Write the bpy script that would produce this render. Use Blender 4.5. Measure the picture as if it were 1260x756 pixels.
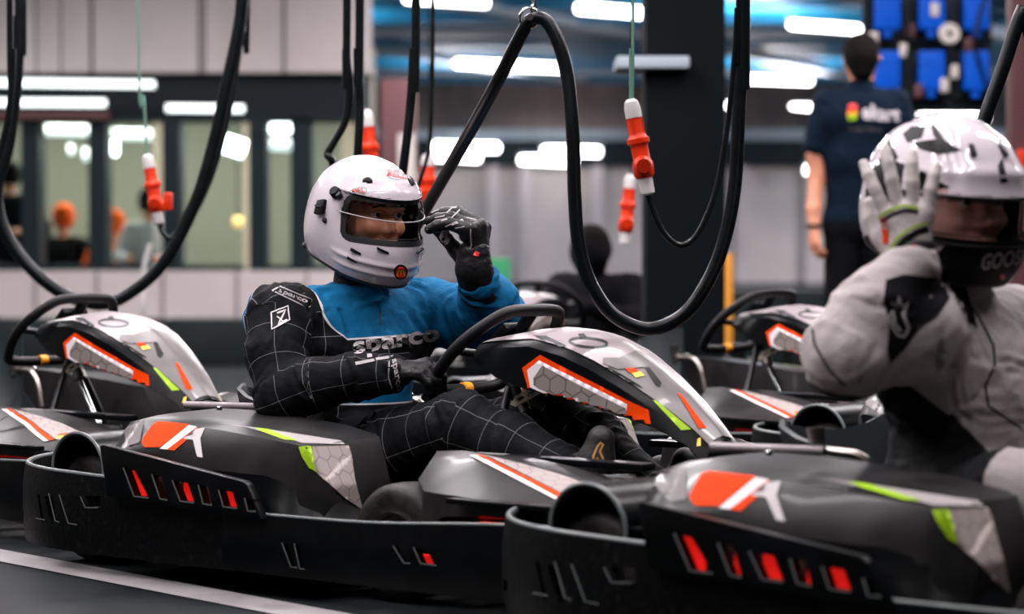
import bpy, bmesh, math, random
import numpy as np
from mathutils import Vector, Matrix
from mathutils.bvhtree import BVHTree
from mathutils import noise as mnoise

# ---------------------------------------------------------------- camera, world, light, exposure
SC = bpy.context.scene
for o in list(bpy.data.objects): bpy.data.objects.remove(o)
CAM_H = 0.74; FPX = 2975.0; PITCH = math.atan((378-312)/FPX)
cd = bpy.data.cameras.new('camera'); cam = bpy.data.objects.new('camera', cd)
SC.collection.objects.link(cam); SC.camera = cam
cam.location = (0, 0, CAM_H); cam.rotation_euler = (math.pi/2-PITCH, 0, 0)
cd.sensor_width = 36; cd.lens = 85.0; cd.clip_end = 200
cd.dof.use_dof = True; cd.dof.focus_distance = 5.75; cd.dof.aperture_fstop = 2.5
SC.view_settings.view_transform = 'Standard'; SC.view_settings.look = 'None'
SC.view_settings.exposure = 0.0; SC.view_settings.gamma = 1
world = bpy.data.worlds.new('hall_air'); SC.world = world; world.use_nodes = True
world.node_tree.nodes['Background'].inputs[0].default_value = (0.50, 0.60, 0.66, 1)
world.node_tree.nodes['Background'].inputs[1].default_value = 0.06
def area(loc, sx, sy, power, rz=0, color=(1, .93, .95), tilt=(0, 0)):
    l = bpy.data.lights.new('strip_or_added_uplight', 'AREA'); l.shape = 'RECTANGLE'; l.size = sx; l.size_y = sy
    l.energy = power; l.color = color
    o = bpy.data.objects.new('strip_or_added_uplight', l); o.location = loc; o.rotation_euler = (tilt[0], tilt[1], rz)
    SC.collection.objects.link(o)
AX = math.atan2(.77, .64)                       # the strips run across the bays
for (x, y, p) in ((-3.2, 3.6, 120), (-1.2, 2.9, 90), (.9, 2.6, 70), (-3.4, 6.3, 170), (-1.2, 5.2, 130), (.9, 4.6, 110), (-1.2, 8.2, 220), (1.0, 7.4, 190), (3.0, 6.2, 170),
                (-4.5, 11, 200), (-1.0, 12.5, 200), (2.5, 11, 200), (4.5, 15, 250), (-4, 15.5, 260), (0, 17, 260), (7, 22, 400), (1, 26, 500), (9, 34, 900), (3, 44, 1300), (12, 50, 1300)):
    area((x, y, 3.55 if y < 20 else 4.4), 2.4, .16, p*(.72 if y < 10 else .9 if y < 20 else 1.6), AX)

# ---------------------------------------------------------------- helpers
def link(o):
    SC.collection.objects.link(o); return o
def tag(o, label=None, cat=None, group=None, kind=None):
    if label: o['label'] = label
    if cat: o['category'] = cat
    if group: o['group'] = group
    if kind: o['kind'] = kind
    return o
def empty(name, loc=(0, 0, 0), rz=0, **k):
    o = bpy.data.objects.new(name, None); o.location = loc; o.rotation_euler = (0, 0, rz); o.empty_display_size = .1
    link(o); return tag(o, **k)
def mk(name, V, F, mat=None, parent=None, smooth=False, mats=None, mi=None, **k):
    me = bpy.data.meshes.new(name); me.from_pydata([tuple(v) for v in V], [], [tuple(f) for f in F]); me.update()
    for m in (mats or ([mat] if mat else [])): me.materials.append(m)
    if mi is not None: me.polygons.foreach_set('material_index', mi)
    if smooth: me.polygons.foreach_set('use_smooth', [True]*len(me.polygons))
    o = bpy.data.objects.new(name, me); link(o)
    if parent: o.parent = parent
    return tag(o, **k)
def bm_obj(name, bm, mat, parent=None, smooth=False, ang=None, mats=None, **k):
    bmesh.ops.recalc_face_normals(bm, faces=bm.faces)
    me = bpy.data.meshes.new(name); bm.to_mesh(me); bm.free()
    for m in (mats or [mat]): me.materials.append(m)
    if smooth or ang:
        me.polygons.foreach_set('use_smooth', [True]*len(me.polygons))
        if ang: me.set_sharp_from_angle(angle=math.radians(ang))
    o = bpy.data.objects.new(name, me); link(o)
    if parent: o.parent = parent
    return tag(o, **k)
def add_box(bm, c, s, rot=None, bev=0):
    r = bmesh.ops.create_cube(bm, size=1)['verts']
    M = Matrix.Translation(c) @ (rot.to_4x4() if rot is not None else Matrix.Identity(4)) @ Matrix.Diagonal((s[0], s[1], s[2], 1))
    bmesh.ops.transform(bm, matrix=M, verts=r)
    if bev:
        es = {e for v in r for e in v.link_edges}
        bmesh.ops.bevel(bm, geom=list(es), offset=bev, segments=2, affect='EDGES', profile=.6)
def box(name, c, s, mat, parent=None, rot=None, bev=0, **k):
    bm = bmesh.new(); add_box(bm, c, s, rot, bev); return bm_obj(name, bm, mat, parent, ang=35 if bev else None, **k)
def frame_of(d):
    d = Vector(d).normalized(); a = Vector((0, 0, 1)) if abs(d.z) < .9 else Vector((1, 0, 0))
    u = d.cross(a).normalized(); return u, d.cross(u).normalized()
def smooth_path(P, n=6, closed=False):
    P = [Vector(p) for p in P]; N = len(P); out = []
    for i in range(N if closed else N-1):
        g = (lambda j: P[j % N]) if closed else (lambda j: P[max(0, min(N-1, j))])
        p0, p1, p2, p3 = g(i-1), g(i), g(i+1), g(i+2)
        for k in range(n):
            t = k/n
            out.append(.5*((2*p1)+(p2-p0)*t+(2*p0-5*p1+4*p2-p3)*t*t+(3*p1-p0-3*p2+p3)*t**3))
    if not closed: out.append(P[-1])
    return out
def add_tube(bm, P, r, seg=10, closed=False, cap=True):
    P = [Vector(p) for p in P]; N = len(P); rs = r if hasattr(r, '__len__') else [r]*N
    rings = []; u = None
    for i, p in enumerate(P):
        a = P[(i-1) % N] if (closed or i > 0) else p; b = P[(i+1) % N] if (closed or i < N-1) else p
        d = (b-a).normalized()
        if u is None: u, _ = frame_of(d)
        u = (u - d*u.dot(d)).normalized(); v = d.cross(u)
        rings.append([bm.verts.new(p+(u*math.cos(2*math.pi*k/seg)+v*math.sin(2*math.pi*k/seg))*rs[i]) for k in range(seg)])
    for i in range(N if closed else N-1):
        A, B = rings[i], rings[(i+1) % N]
        for k in range(seg): bm.faces.new((A[k], A[(k+1) % seg], B[(k+1) % seg], B[k]))
    if cap and not closed: bm.faces.new(rings[0][::-1]); bm.faces.new(rings[-1])
def tube(name, P, r, mat, parent=None, seg=10, n=6, closed=False, smooth_it=True, **k):
    if smooth_it and len(P) > 2:
        rr = r
        P2 = smooth_path(P, n, closed)
        if hasattr(r, '__len__'):
            rr = [r[min(len(r)-1, i//n)]*(1-(i % n)/n)+r[min(len(r)-1, i//n+1)]*((i % n)/n) for i in range(len(P2))]
        P, r = P2, rr
    bm = bmesh.new(); add_tube(bm, P, r, seg, closed); return bm_obj(name, bm, mat, parent, ang=50, **k)
def add_lathe(bm, prof, origin, axis, seg=28):
    """prof: (radius, distance along axis)"""
    o = Vector(origin); d = Vector(axis).normalized(); u, v = frame_of(d); rings = []
    for (r, h) in prof:
        if r < 1e-6: rings.append([bm.verts.new(o+d*h)])
        else: rings.append([bm.verts.new(o+d*h+(u*math.cos(2*math.pi*k/seg)+v*math.sin(2*math.pi*k/seg))*r) for k in range(seg)])
    for A, B in zip(rings[:-1], rings[1:]):
        for k in range(seg):
            q = [A[k % len(A)], A[(k+1) % len(A)], B[(k+1) % len(B)], B[k % len(B)]]
            q2 = []
            for x in q:
                if x not in q2: q2.append(x)
            if len(q2) > 2: bm.faces.new(q2)
def lathe(name, prof, origin, axis, mat, parent=None, seg=28, ang=35, **k):
    bm = bmesh.new(); add_lathe(bm, prof, origin, axis, seg); return bm_obj(name, bm, mat, parent, ang=ang, **k)
def add_loft(bm, S, closed=True, caps=True):
    rings = [[bm.verts.new(p) for p in s] for s in S]; n = len(S[0])
    for A, B in zip(rings[:-1], rings[1:]):
        for k in range(n if closed else n-1): bm.faces.new((A[k], A[(k+1) % n], B[(k+1) % n], B[k]))
    if caps and closed: bm.faces.new(rings[0][::-1]); bm.faces.new(rings[-1])
    return rings
def loft(name, S, mat, parent=None, closed=True, caps=True, ang=28, bev=0, sub=0, mirror=False, solid=0, **k):
    bm = bmesh.new(); add_loft(bm, S, closed, caps)
    if mirror:
        add_loft(bm, [[(p[0], -p[1], p[2]) for p in s] for s in S], closed, caps)
    if solid: bmesh.ops.recalc_face_normals(bm, faces=bm.faces); bmesh.ops.solidify(bm, geom=bm.faces[:], thickness=solid)
    if bev:
        es = [e for e in bm.edges if len(e.link_faces) == 2 and e.calc_face_angle(0) > .3]
        bmesh.ops.bevel(bm, geom=es, offset=bev, segments=2, affect='EDGES', profile=.7, clamp_overlap=True)
    bmesh.ops.recalc_face_normals(bm, faces=bm.faces); bmesh.ops.triangulate(bm, faces=bm.faces[:])
    return bm_obj(name, bm, mat, parent, ang=ang, **k)
def prism(name, poly, y0, y1, mat, parent=None, bev=0, **k):
    """poly in (x,z) extruded along y"""
    bm = bmesh.new()
    a = [bm.verts.new((x, y0, z)) for x, z in poly]; b = [bm.verts.new((x, y1, z)) for x, z in poly]; n = len(poly)
    bm.faces.new(a); bm.faces.new(b[::-1])
    for i in range(n): bm.faces.new((a[i], b[i], b[(i+1) % n], a[(i+1) % n]))
    bmesh.ops.recalc_face_normals(bm, faces=bm.faces)
    if bev: bmesh.ops.bevel(bm, geom=bm.edges[:], offset=bev, segments=2, affect='EDGES', profile=.6, clamp_overlap=True)
    return bm_obj(name, bm, mat, parent, ang=30, **k)
def cut(o, cutters):
    """boolean-difference the cutter meshes (bmesh prisms) from o, baked into its mesh"""
    bm = bmesh.new()
    for A, B in cutters:
        a = [bm.verts.new(p) for p in A]; b = [bm.verts.new(p) for p in B]; n = len(A)
        fs = [bm.faces.new(a), bm.faces.new(b[::-1])]+[bm.faces.new((a[i], b[i], b[(i+1) % n], a[(i+1) % n])) for i in range(n)]
    bmesh.ops.recalc_face_normals(bm, faces=bm.faces)
    me = bpy.data.meshes.new('cutter'); bm.to_mesh(me); bm.free()
    c = bpy.data.objects.new('cutter', me); link(c)
    md = o.modifiers.new('b', 'BOOLEAN'); md.object = c; md.operation = 'DIFFERENCE'; md.solver = 'EXACT'
    dg = bpy.context.evaluated_depsgraph_get()
    nm = bpy.data.meshes.new_from_object(o.evaluated_get(dg))
    o.modifiers.clear(); o.data = nm; bpy.data.objects.remove(c)
    nm.set_sharp_from_angle(angle=math.radians(30))

# ---------------------------------------------------------------- materials
MATS = {}
def nd(nt, t, **k):
    n = nt.nodes.new(t)
    for a, b in k.items(): setattr(n, a, b)
    return n
def mat(name, col, rough=.5, metal=0, spec=.5, nscale=0, namp=0, bump=0, bscale=200, emit=0, coat=0, col2=None, thr=None, alpha=None, trans=0, ior=1.45, rvar=0, ecol=None, sheen=0):
    m = bpy.data.materials.new(name); m.use_nodes = True; nt = m.node_tree; b = nt.nodes['Principled BSDF']
    b.inputs['Base Color'].default_value = (*col, 1); b.inputs['Roughness'].default_value = rough; b.inputs['Metallic'].default_value = metal
    b.inputs['Specular IOR Level'].default_value = spec; b.inputs['Coat Weight'].default_value = coat; b.inputs['Coat Roughness'].default_value = .06
    b.inputs['Transmission Weight'].default_value = trans; b.inputs['IOR'].default_value = ior
    if sheen: b.inputs['Sheen Weight'].default_value = sheen
    if emit:
        b.inputs['Emission Color'].default_value = (*(ecol or col), 1); b.inputs['Emission Strength'].default_value = emit
    tc = nd(nt, 'ShaderNodeTexCoord')
    if nscale:
        n = nd(nt, 'ShaderNodeTexNoise'); n.inputs['Scale'].default_value = nscale; n.inputs['Detail'].default_value = 6
        nt.links.new(tc.outputs['Object'], n.inputs['Vector'])
        mx = nd(nt, 'ShaderNodeMix', data_type='RGBA')
        c2 = col2 or tuple(c*(1-namp) for c in col)
        mx.inputs[6].default_value = (*col, 1); mx.inputs[7].default_value = (*c2, 1)
        rp = nd(nt, 'ShaderNodeMapRange'); rp.inputs['From Min'].default_value = (thr or (.35, .65))[0]; rp.inputs['From Max'].default_value = (thr or (.35, .65))[1]
        nt.links.new(n.outputs['Fac'], rp.inputs['Value']); nt.links.new(rp.outputs[0], mx.inputs[0]); nt.links.new(mx.outputs[2], b.inputs['Base Color'])
        if rvar:
            r2 = nd(nt, 'ShaderNodeMapRange'); r2.inputs['To Min'].default_value = rough; r2.inputs['To Max'].default_value = rough+rvar
            nt.links.new(n.outputs['Fac'], r2.inputs['Value']); nt.links.new(r2.outputs[0], b.inputs['Roughness'])
    if bump:
        n = nd(nt, 'ShaderNodeTexNoise'); n.inputs['Scale'].default_value = bscale; n.inputs['Detail'].default_value = 4
        nt.links.new(tc.outputs['Object'], n.inputs['Vector'])
        bp = nd(nt, 'ShaderNodeBump'); bp.inputs['Strength'].default_value = bump; bp.inputs['Distance'].default_value = .01
        nt.links.new(n.outputs['Fac'], bp.inputs['Height']); nt.links.new(bp.outputs[0], b.inputs['Normal'])
    MATS[name] = m; return m
def M(n): return MATS[n]
mat('black_plastic', (.0016, .0022, .0026), .25, spec=.10, nscale=14, col2=(.004, .005, .006), thr=(.5, .8), rvar=.12, bump=.03, bscale=60)
mat('scuffed_plastic', (.0018, .0024, .0028), .32, spec=.08, nscale=70, col2=(.012, .014, .014), thr=(.55, .85), rvar=.3, bump=.15, bscale=90)
mat('rim_highlight', (.10, .115, .115), .35)  # pale grey paints the highlight running along rims and cover edges
mat('pod_grey', (.008, .008, .0085), .28, spec=.22, coat=.05, nscale=9, col2=(.018, .017, .0175), rvar=.1)
mat('panel_white', (.27, .23, .24), .38, coat=.12, nscale=12, col2=(.20, .17, .18), thr=(.4, .8))
mat('panel_grey', (.085, .075, .075), .35, coat=.12, nscale=8, col2=(.12, .105, .105))
mat('orange_print', (.66, .042, .0), .55, spec=.06)
mat('white_print', (.62, .57, .59), .45, spec=.3)
mat('silver_print', (.30, .275, .28), .35)
mat('green_print', (.25, .42, .003), .5, spec=.2)
mat('yellow_print', (.75, .45, .02), .4)
mat('amber_tape', (.85, .33, .01), .5)
mat('gold_print', (.50, .27, .08), .4)
mat('red_print', (.70, .02, .02), .4)
mat('black_print', (.003, .003, .0035), .45, spec=.15)
mat('slot_highlight', (.10, .11, .11), .4)  # pale lines paint the light caught by the slot edges
mat('rubber', (.006, .0055, .0055), .5, spec=.25, nscale=20, col2=(.035, .032, .03), bump=.1, bscale=120)
mat('cable_rubber', (.0018, .003, .0035), .30, spec=.22, nscale=30, col2=(.004, .006, .0065))
mat('wheel_grip', (.004, .004, .005), .45, spec=.25, bump=.2, bscale=500)
mat('chrome', (.62, .64, .64), .16, metal=1)
mat('steel', (.45, .42, .40), .32, metal=1, nscale=18, col2=(.25, .22, .2))
mat('dark_metal', (.05, .052, .055), .38, metal=.8)
mat('cream_metal', (.52, .47, .38), .4, metal=.2)
mat('red_light', (.9, .01, .01), .4, emit=.55, ecol=(1, .015, .01))
mat('seat_shell', (.010, .015, .017), .45, spec=.3)
# hexagon print: UVs are metres
def hexmat(name, col, line, size):
    m = mat(name, col, .45, coat=.0, spec=.3); nt = m.node_tree; b = nt.nodes['Principled BSDF']
    uv = nd(nt, 'ShaderNodeUVMap')
    def vm(op, a, bb=None):
        n = nd(nt, 'ShaderNodeVectorMath', operation=op)
        for i, x in enumerate((a, bb)):
            if x is None: continue
            if isinstance(x, tuple): n.inputs[i].default_value = x
            else: nt.links.new(x, n.inputs[i])
        return n
    def mm(op, a, bb=None):
        n = nd(nt, 'ShaderNodeMath', operation=op)
        for i, x in enumerate((a, bb)):
            if x is None: continue
            if isinstance(x, (int, float)): n.inputs[i].default_value = x
            else: nt.links.new(x, n.inputs[i])
        return n.outputs[0]
    s = 1/size; p = vm('MULTIPLY', uv.outputs[0], (s, s, 0)).outputs[0]
    p = vm('ADD', p, (100, 100*1.7320508, 0)).outputs[0]
    r = (1, 1.7320508, 1); h = (.5, .8660254, 0)
    a = vm('SUBTRACT', vm('MODULO', p, r).outputs[0], h).outputs[0]
    c = vm('SUBTRACT', vm('MODULO', vm('SUBTRACT', p, h).outputs[0], r).outputs[0], h).outputs[0]
    la = vm('LENGTH', a).outputs['Value']; lc = vm('LENGTH', c).outputs['Value']
    sel = mm('LESS_THAN', la, lc)
    mx = nd(nt, 'ShaderNodeMix', data_type='VECTOR')
    nt.links.new(sel, mx.inputs[0]); nt.links.new(c, mx.inputs[4]); nt.links.new(a, mx.inputs[5])
    ab = vm('ABSOLUTE', mx.outputs[1]).outputs[0]
    d = vm('DOT_PRODUCT', ab, (.5, .8660254, 0)).outputs['Value']
    sx = nd(nt, 'ShaderNodeSeparateXYZ'); nt.links.new(ab, sx.inputs[0])
    e = mm('GREATER_THAN', mm('MAXIMUM', d, sx.outputs[0]), .462)
    mc = nd(nt, 'ShaderNodeMix', data_type='RGBA'); mc.inputs[6].default_value = (*col, 1); mc.inputs[7].default_value = (*line, 1)
    nt.links.new(e, mc.inputs[0]); nt.links.new(mc.outputs[2], b.inputs['Base Color'])
    return m
hexmat('hex_print', (.27, .23, .22), (.16, .13, .13), .036)
hexmat('hex_dark', (.17, .145, .135), (.07, .055, .05), .040)

# ---------------------------------------------------------------- reference frames: a kart's own axes (x forward, y to its left, z up)
EYE = Vector((0, 0, CAM_H))
def kart_matrix(x, y, deg):
    return Matrix.Translation((x, y, 0)) @ Matrix.Rotation(-math.radians(deg), 4, 'Z')
KB = kart_matrix(-.339, 5.87, 39.5); KA = kart_matrix(.834, 4.575, 42.1); KC = kart_matrix(-1.623, 7.386, 41.2)
KD = kart_matrix(.513, 8.32, 45.8); KE = kart_matrix(1.548, 6.914, 40.5)
def ray(px, py, Mx=None):
    """view ray through a point of the photograph, in the axes of Mx"""
    d = Vector(((px-630)/FPX, 1, -(py-378)/FPX)); cp, sp = math.cos(-PITCH), math.sin(-PITCH)
    d = Vector((d.x, d.y*cp-d.z*sp, d.y*sp+d.z*cp)); e = EYE
    if Mx is not None:
        I = Mx.inverted(); d = I.to_3x3() @ d; e = I @ EYE
    return e, d
def at(px, py, Y, Mx=None):
    e, d = ray(px, py, Mx); return e + d*((Y-e.y)/d.y)
def atz(px, py, z, Mx=None):
    e, d = ray(px, py, Mx); return e + d*((z-e.z)/d.z)
def atx(px, py, x, Mx=None):
    e, d = ray(px, py, Mx); return e + d*((x-e.x)/d.x)
def bvh(*obs):
    V = []; F = []
    for o in obs:
        n = len(V); V += [v.co.copy() for v in o.data.vertices]; F += [tuple(i+n for i in p.vertices) for p in o.data.polygons]
    return BVHTree.FromPolygons(V, F)
def project(bm, tree, Mx, off=.0012, maxd=99, jump=.22):
    """bm vertices hold photo coordinates (px,py,0): drop them on the surface"""
    uvs = {}; dead = []
    for v in bm.verts:
        e, d = ray(v.co.x, v.co.y, Mx); d.normalize()
        h, nrm, i, dist = tree.ray_cast(e, d)
        if h is None: dead.append(v); continue
        if nrm.dot(d) > 0: nrm = -nrm
        v.co = h + (nrm*.85-d*.15)*off*.6
    bmesh.ops.delete(bm, geom=dead, context='VERTS')
    far = [f for f in bm.faces if max(e.calc_length() for e in f.edges) > jump]
    bmesh.ops.delete(bm, geom=far, context='FACES')
def decal(name, poly, tree, Mx, m, parent, step=5, off=.0032, uv=None, holes=None, **k):
    bm = bmesh.new(); f = bm.faces.new([bm.verts.new((p[0], p[1], 0)) for p in poly])
    bmesh.ops.triangulate(bm, faces=bm.faces[:]); grid_cut(bm, step); bmesh.ops.triangulate(bm, faces=bm.faces[:])
    project(bm, tree, Mx, off)
    if uv:
        L = bm.loops.layers.uv.new('UVMap')
        for f in bm.faces:
            for l in f.loops: l[L].uv = uv(l.vert.co)
    return flat_obj(name, bm, m, parent, **k)
def grid_cut(bm, step):
    xs = [v.co.x for v in bm.verts]; ys = [v.co.y for v in bm.verts]
    x = min(xs)+step
    while x < max(xs)-.2:
        bmesh.ops.bisect_plane(bm, geom=bm.verts[:]+bm.edges[:]+bm.faces[:], plane_co=(x, 0, 0), plane_no=(1, 0, 0)); x += step
    y = min(ys)+step
    while y < max(ys)-.2:
        bmesh.ops.bisect_plane(bm, geom=bm.verts[:]+bm.edges[:]+bm.faces[:], plane_co=(0, y, 0), plane_no=(0, 1, 0)); y += step
def flat_obj(name, bm, m, parent, **k):
    bmesh.ops.recalc_face_normals(bm, faces=bm.faces)
    for f in bm.faces: f.smooth = True
    me = bpy.data.meshes.new(name); bm.to_mesh(me); bm.free(); me.materials.append(m)
    o = bpy.data.objects.new(name, me); link(o); o.parent = parent; return tag(o, **k)
def text_mesh(txt, bold=0.0, shear=0, extr=0, space=1):
    cu = bpy.data.curves.new('t', 'FONT'); cu.body = txt; cu.offset = bold; cu.shear = shear; cu.extrude = extr; cu.resolution_u = 3; cu.space_character = space
    o = bpy.data.objects.new('t', cu); link(o)
    me = bpy.data.meshes.new_from_object(o.evaluated_get(bpy.context.evaluated_depsgraph_get()))
    bpy.data.objects.remove(o); return me
def text_decal(name, txt, quad, tree, Mx, m, parent, step=6, bold=.01, off=.0015, shear=0, space=1, **k):
    """quad: photo corners top-left, top-right, bottom-right, bottom-left"""
    me = text_mesh(txt, bold, shear, space=space); bm = bmesh.new(); bm.from_mesh(me)
    xs = [v.co.x for v in bm.verts]; ys = [v.co.y for v in bm.verts]; x0, x1, y0, y1 = min(xs), max(xs), min(ys), max(ys)
    tl, tr, br, bl = [Vector((*q, 0)) for q in quad]
    for v in bm.verts:
        a = (v.co.x-x0)/(x1-x0); b = (v.co.y-y0)/(y1-y0)
        v.co = (bl*(1-a)+br*a)*(1-b)+(tl*(1-a)+tr*a)*b
    grid_cut(bm, step)
    project(bm, tree, Mx, off); return flat_obj(name, bm, m, parent, **k)
def line_decal(name, pts, w, tree, Mx, m, parent, off=.0014, closed=False, **k):
    """a thin printed line of w photo pixels along pts"""
    bm = bmesh.new(); P = [Vector((p[0], p[1], 0)) for p in pts]
    Q = []
    for a, b in zip(P[:-1], P[1:]):
        n = max(1, int((b-a).length/5)); Q += [a.lerp(b, i/n) for i in range(n)]
    Q.append(P[-1]); prev = None
    for i, p in enumerate(Q):
        d = (Q[min(i+1, len(Q)-1)]-Q[max(i-1, 0)]).normalized(); n = Vector((-d.y, d.x, 0))*w/2
        a, b = bm.verts.new(p+n), bm.verts.new(p-n)
        if prev: bm.faces.new((prev[0], prev[1], b, a))
        prev = (a, b)
    project(bm, tree, Mx, off); return flat_obj(name, bm, m, parent, **k)
# ---------------------------------------------------------------- the kart
def mirror_y(P): return [(x, -y, z) for (x, y, z) in P]
def build_kart():
    K = empty('go_kart')
    Z0 = .048
    # rear / side bumper ring
    right = [(.17, -.648, .17), (.0, -.65, .20), (-.14, -.65, .222), (-.30, -.647, .228), (-.45, -.632, .230), (-.57, -.59, .231), (-.66, -.53, .232), (-.735, -.44, .233), (-.785, -.33, .233), (-.82, -.18, .234), (-.83, 0, .234)]
    ring = smooth_path(right, 4) ; ring = ring + [Vector((p.x, -p.y, p.z)) for p in ring[-2::-1]]
    def band(name, ring, z0, th, mtl, rim=.0055):
        bm = bmesh.new(); S = []
        N = len(ring)
        for i, p in enumerate(ring):
            t = (ring[min(i+1, N-1)]-ring[max(0, i-1)]); t.z = 0; t.normalize(); n = Vector((t.y, -t.x, 0))
            if n.dot(Vector((p.x, p.y, 0))) > 0: n = -n     # inward
            q = p+n*th
            S.append([(p.x, p.y, z0), (p.x-n.x*.006, p.y-n.y*.006, z0+.05), (p.x-n.x*.006, p.y-n.y*.006, p.z-.05), (p.x, p.y, p.z), (q.x, q.y, p.z), (q.x, q.y, z0)])
        add_loft(bm, S)
        o = bm_obj(name, bm, M(mtl), K, ang=30)
        bm = bmesh.new()
        P = []
        for i, p in enumerate(ring):
            t = (ring[min(i+1, N-1)]-ring[max(0, i-1)]); t.z = 0; t.normalize(); n = Vector((t.y, -t.x, 0))
            if n.dot(Vector((p.x, p.y, 0))) > 0: n = -n
            P.append(p+n*th*.4+Vector((0, 0, .001)))
        add_tube(bm, P, rim, 8); r = bm_obj('bumper_lip', bm, M('rim_highlight'), o, ang=60)
        return o
    rb = band('rear_bumper', ring, Z0, .016, 'scuffed_plastic')
    fr = [(.17, -.662, .178), (.31, -.662, .178), (.6, -.662, .182), (.9, -.662, .20), (1.08, -.655, .206), (1.2, -.61, .208), (1.3, -.50, .21), (1.36, -.33, .21), (1.385, -.15, .21), (1.39, 0, .21)]
    fring = smooth_path(fr, 4); fring = fring + [Vector((p.x, -p.y, p.z)) for p in fring[-2::-1]]
    fb = band('front_bumper', fring, Z0+.004, .018, 'black_plastic', .004)
    def cutter(px, d0, d1, y=-.64, x=None):
        P = []
        for q in px: P.append(at(q[0], q[1], y, KB) if x is None else atx(q[0], q[1], x, KB))
        P = [p for p in P]; e, d = ray(sum(q[0] for q in px)/len(px), sum(q[1] for q in px)/len(px), KB); d = Vector((-d.y*0, 1, 0)) if x is None else d.normalized()
        A = [p - d*d0 for p in P]; B = [p + d*d1 for p in P]
        return [(A, B), ([Vector((p.x, -p.y, p.z)) for p in A], [Vector((p.x, -p.y, p.z)) for p in B])]
    # slots in the rear corner (cut along the view-ish diagonal) and in the side
    cs = []
    cs += cutter([(99, 611), (119, 611), (121, 625), (105, 625)], .08, .08, y=-.665)
    for q in ([(60, 607), (64, 607), (73, 643), (68, 641)], [(73, 609), (86, 610), (95, 646), (84, 644)], [(43, 624), (54, 627), (55, 640), (44, 638)]):
        cs += cutter(q, .12, .12, y=-.59 if q[0][0] > 50 else -.50)
    tb, tf = bvh(rb), bvh(fb); edge_lines = []
    cut(rb, cs)
    cut(fb, cutter([(347, 668), (356, 669), (366, 699), (358, 698)], .05, .08, y=-.662)+cutter([(362, 669), (371, 671), (375, 701), (369, 700)], .05, .08, y=-.662)
        + cutter([(484, 672), (495, 672), (505, 694), (497, 693)], .05, .08, y=-.662)+cutter([(509, 674), (528, 676), (537, 696), (518, 694)], .05, .08, y=-.662))
    for q, t_ in (([(99, 611), (105, 625), (121, 625)], tb), ([(60, 607), (68, 641), (73, 643)], tb), ([(73, 609), (84, 644), (95, 646)], tb), ([(44, 638), (55, 640)], tb),
                  ([(347, 668), (358, 698), (366, 699)], tf), ([(362, 669), (369, 700), (375, 701)], tf), ([(484, 672), (497, 693), (505, 694)], tf), ([(509, 674), (518, 694), (537, 696)], tf)):
        edge_lines.append(line_decal('slot_edge_highlight', q, 1.5, t_, KB, M('slot_highlight'), rb if t_ is tb else fb, off=.0012))
    # side fins with slots
    for s in (1, -1):
        y0, y1 = (-.680, -.658) if s > 0 else (.658, .680)
        f = prism('side_fin', [(-.215, .302), (-.205, .306), (.25, .250), (.262, .243), (.307, .172), (.17, .172), (.06, .18), (-.19, .19)], y0, y1, M('black_plastic'), K, bev=.004)
        tfin = bvh(f); cc = []
        for q in ([(152, 576), (166, 580), (183, 613), (165, 611)], [(187, 584), (199, 587), (206, 616), (197, 614)], [(212, 591), (231, 595), (239, 619), (222, 617)],
                  [(244, 597), (256, 599), (261, 622), (250, 620)], [(269, 603), (286, 606), (292, 626), (275, 624)], [(301, 613), (312, 615), (315, 630), (305, 629)]):
            cc += cutter(q, .08, .1, y=-.68)
            if s > 0: edge_lines.append(line_decal('slot_edge_highlight', [q[0], q[3], q[2]], 1.7, tfin, KB, M('slot_highlight'), f, off=.0012))
        cut(f, [cc[i] for i in range(len(cc)) if (i % 2 == 0) == (s > 0)])
        for (xa, xb, z0, z1) in ((-.14, -.085, .19, .262), (-.02, .005, .19, .255), (.04, .09, .19, .25), (.13, .145, .18, .235), (.175, .215, .18, .235)):
            box('red_marker', ((xa+xb)/2, -s*.6545, (z0+z1)/2), (xb-xa, .005, z1-z0), M('red_light'), f, label='glowing red marker behind the slots')
        box('red_marker', (.745, -s*.630, .095), (.055, .012, .06), M('red_light'), f, label='glowing red marker behind the slots')
        # front lip plate where the front bumper overlaps
        # bodywork pods
        def sec(x, b, c, d, e, zl=.14): return [(x, -s*.62 if abs(b[0]) > .58 else s*b[0], zl), (x, s*b[0], b[1]), (x, s*c[0], c[1]), (x, s*d[0], d[1]), (x, s*e[0], e[1]), (x, s*-.28, zl)]
        S = [sec(-.335, (-.50, .285), (-.46, .322), (-.41, .338), (-.31, .345), .2),
             sec(-.29, (-.57, .290), (-.52, .345), (-.435, .357), (-.30, .36), .2),
             sec(-.22, (-.612, .292), (-.550, .354), (-.44, .366), (-.30, .37)),
             sec(-.08, (-.618, .287), (-.556, .352), (-.445, .364), (-.30, .37)),
             sec(.06, (-.615, .274), (-.558, .344), (-.45, .356), (-.30, .36)),
             sec(.20, (-.612, .262), (-.568, .334), (-.455, .344), (-.31, .35)),
             sec(.315, (-.608, .252), (-.582, .326), (-.455, .333), (-.33, .335)),
             sec(.345, (-.602, .246), (-.582, .322), (-.455, .329), (-.35, .33)),
             sec(.395, (-.58, .19), (-.565, .235), (-.45, .235), (-.37, .235), .13)]
        pod = loft('side_pod', S, M('pod_grey'), K, bev=.007, ang=40)
        # skirt flaring towards the front wheel
        S = []
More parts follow.
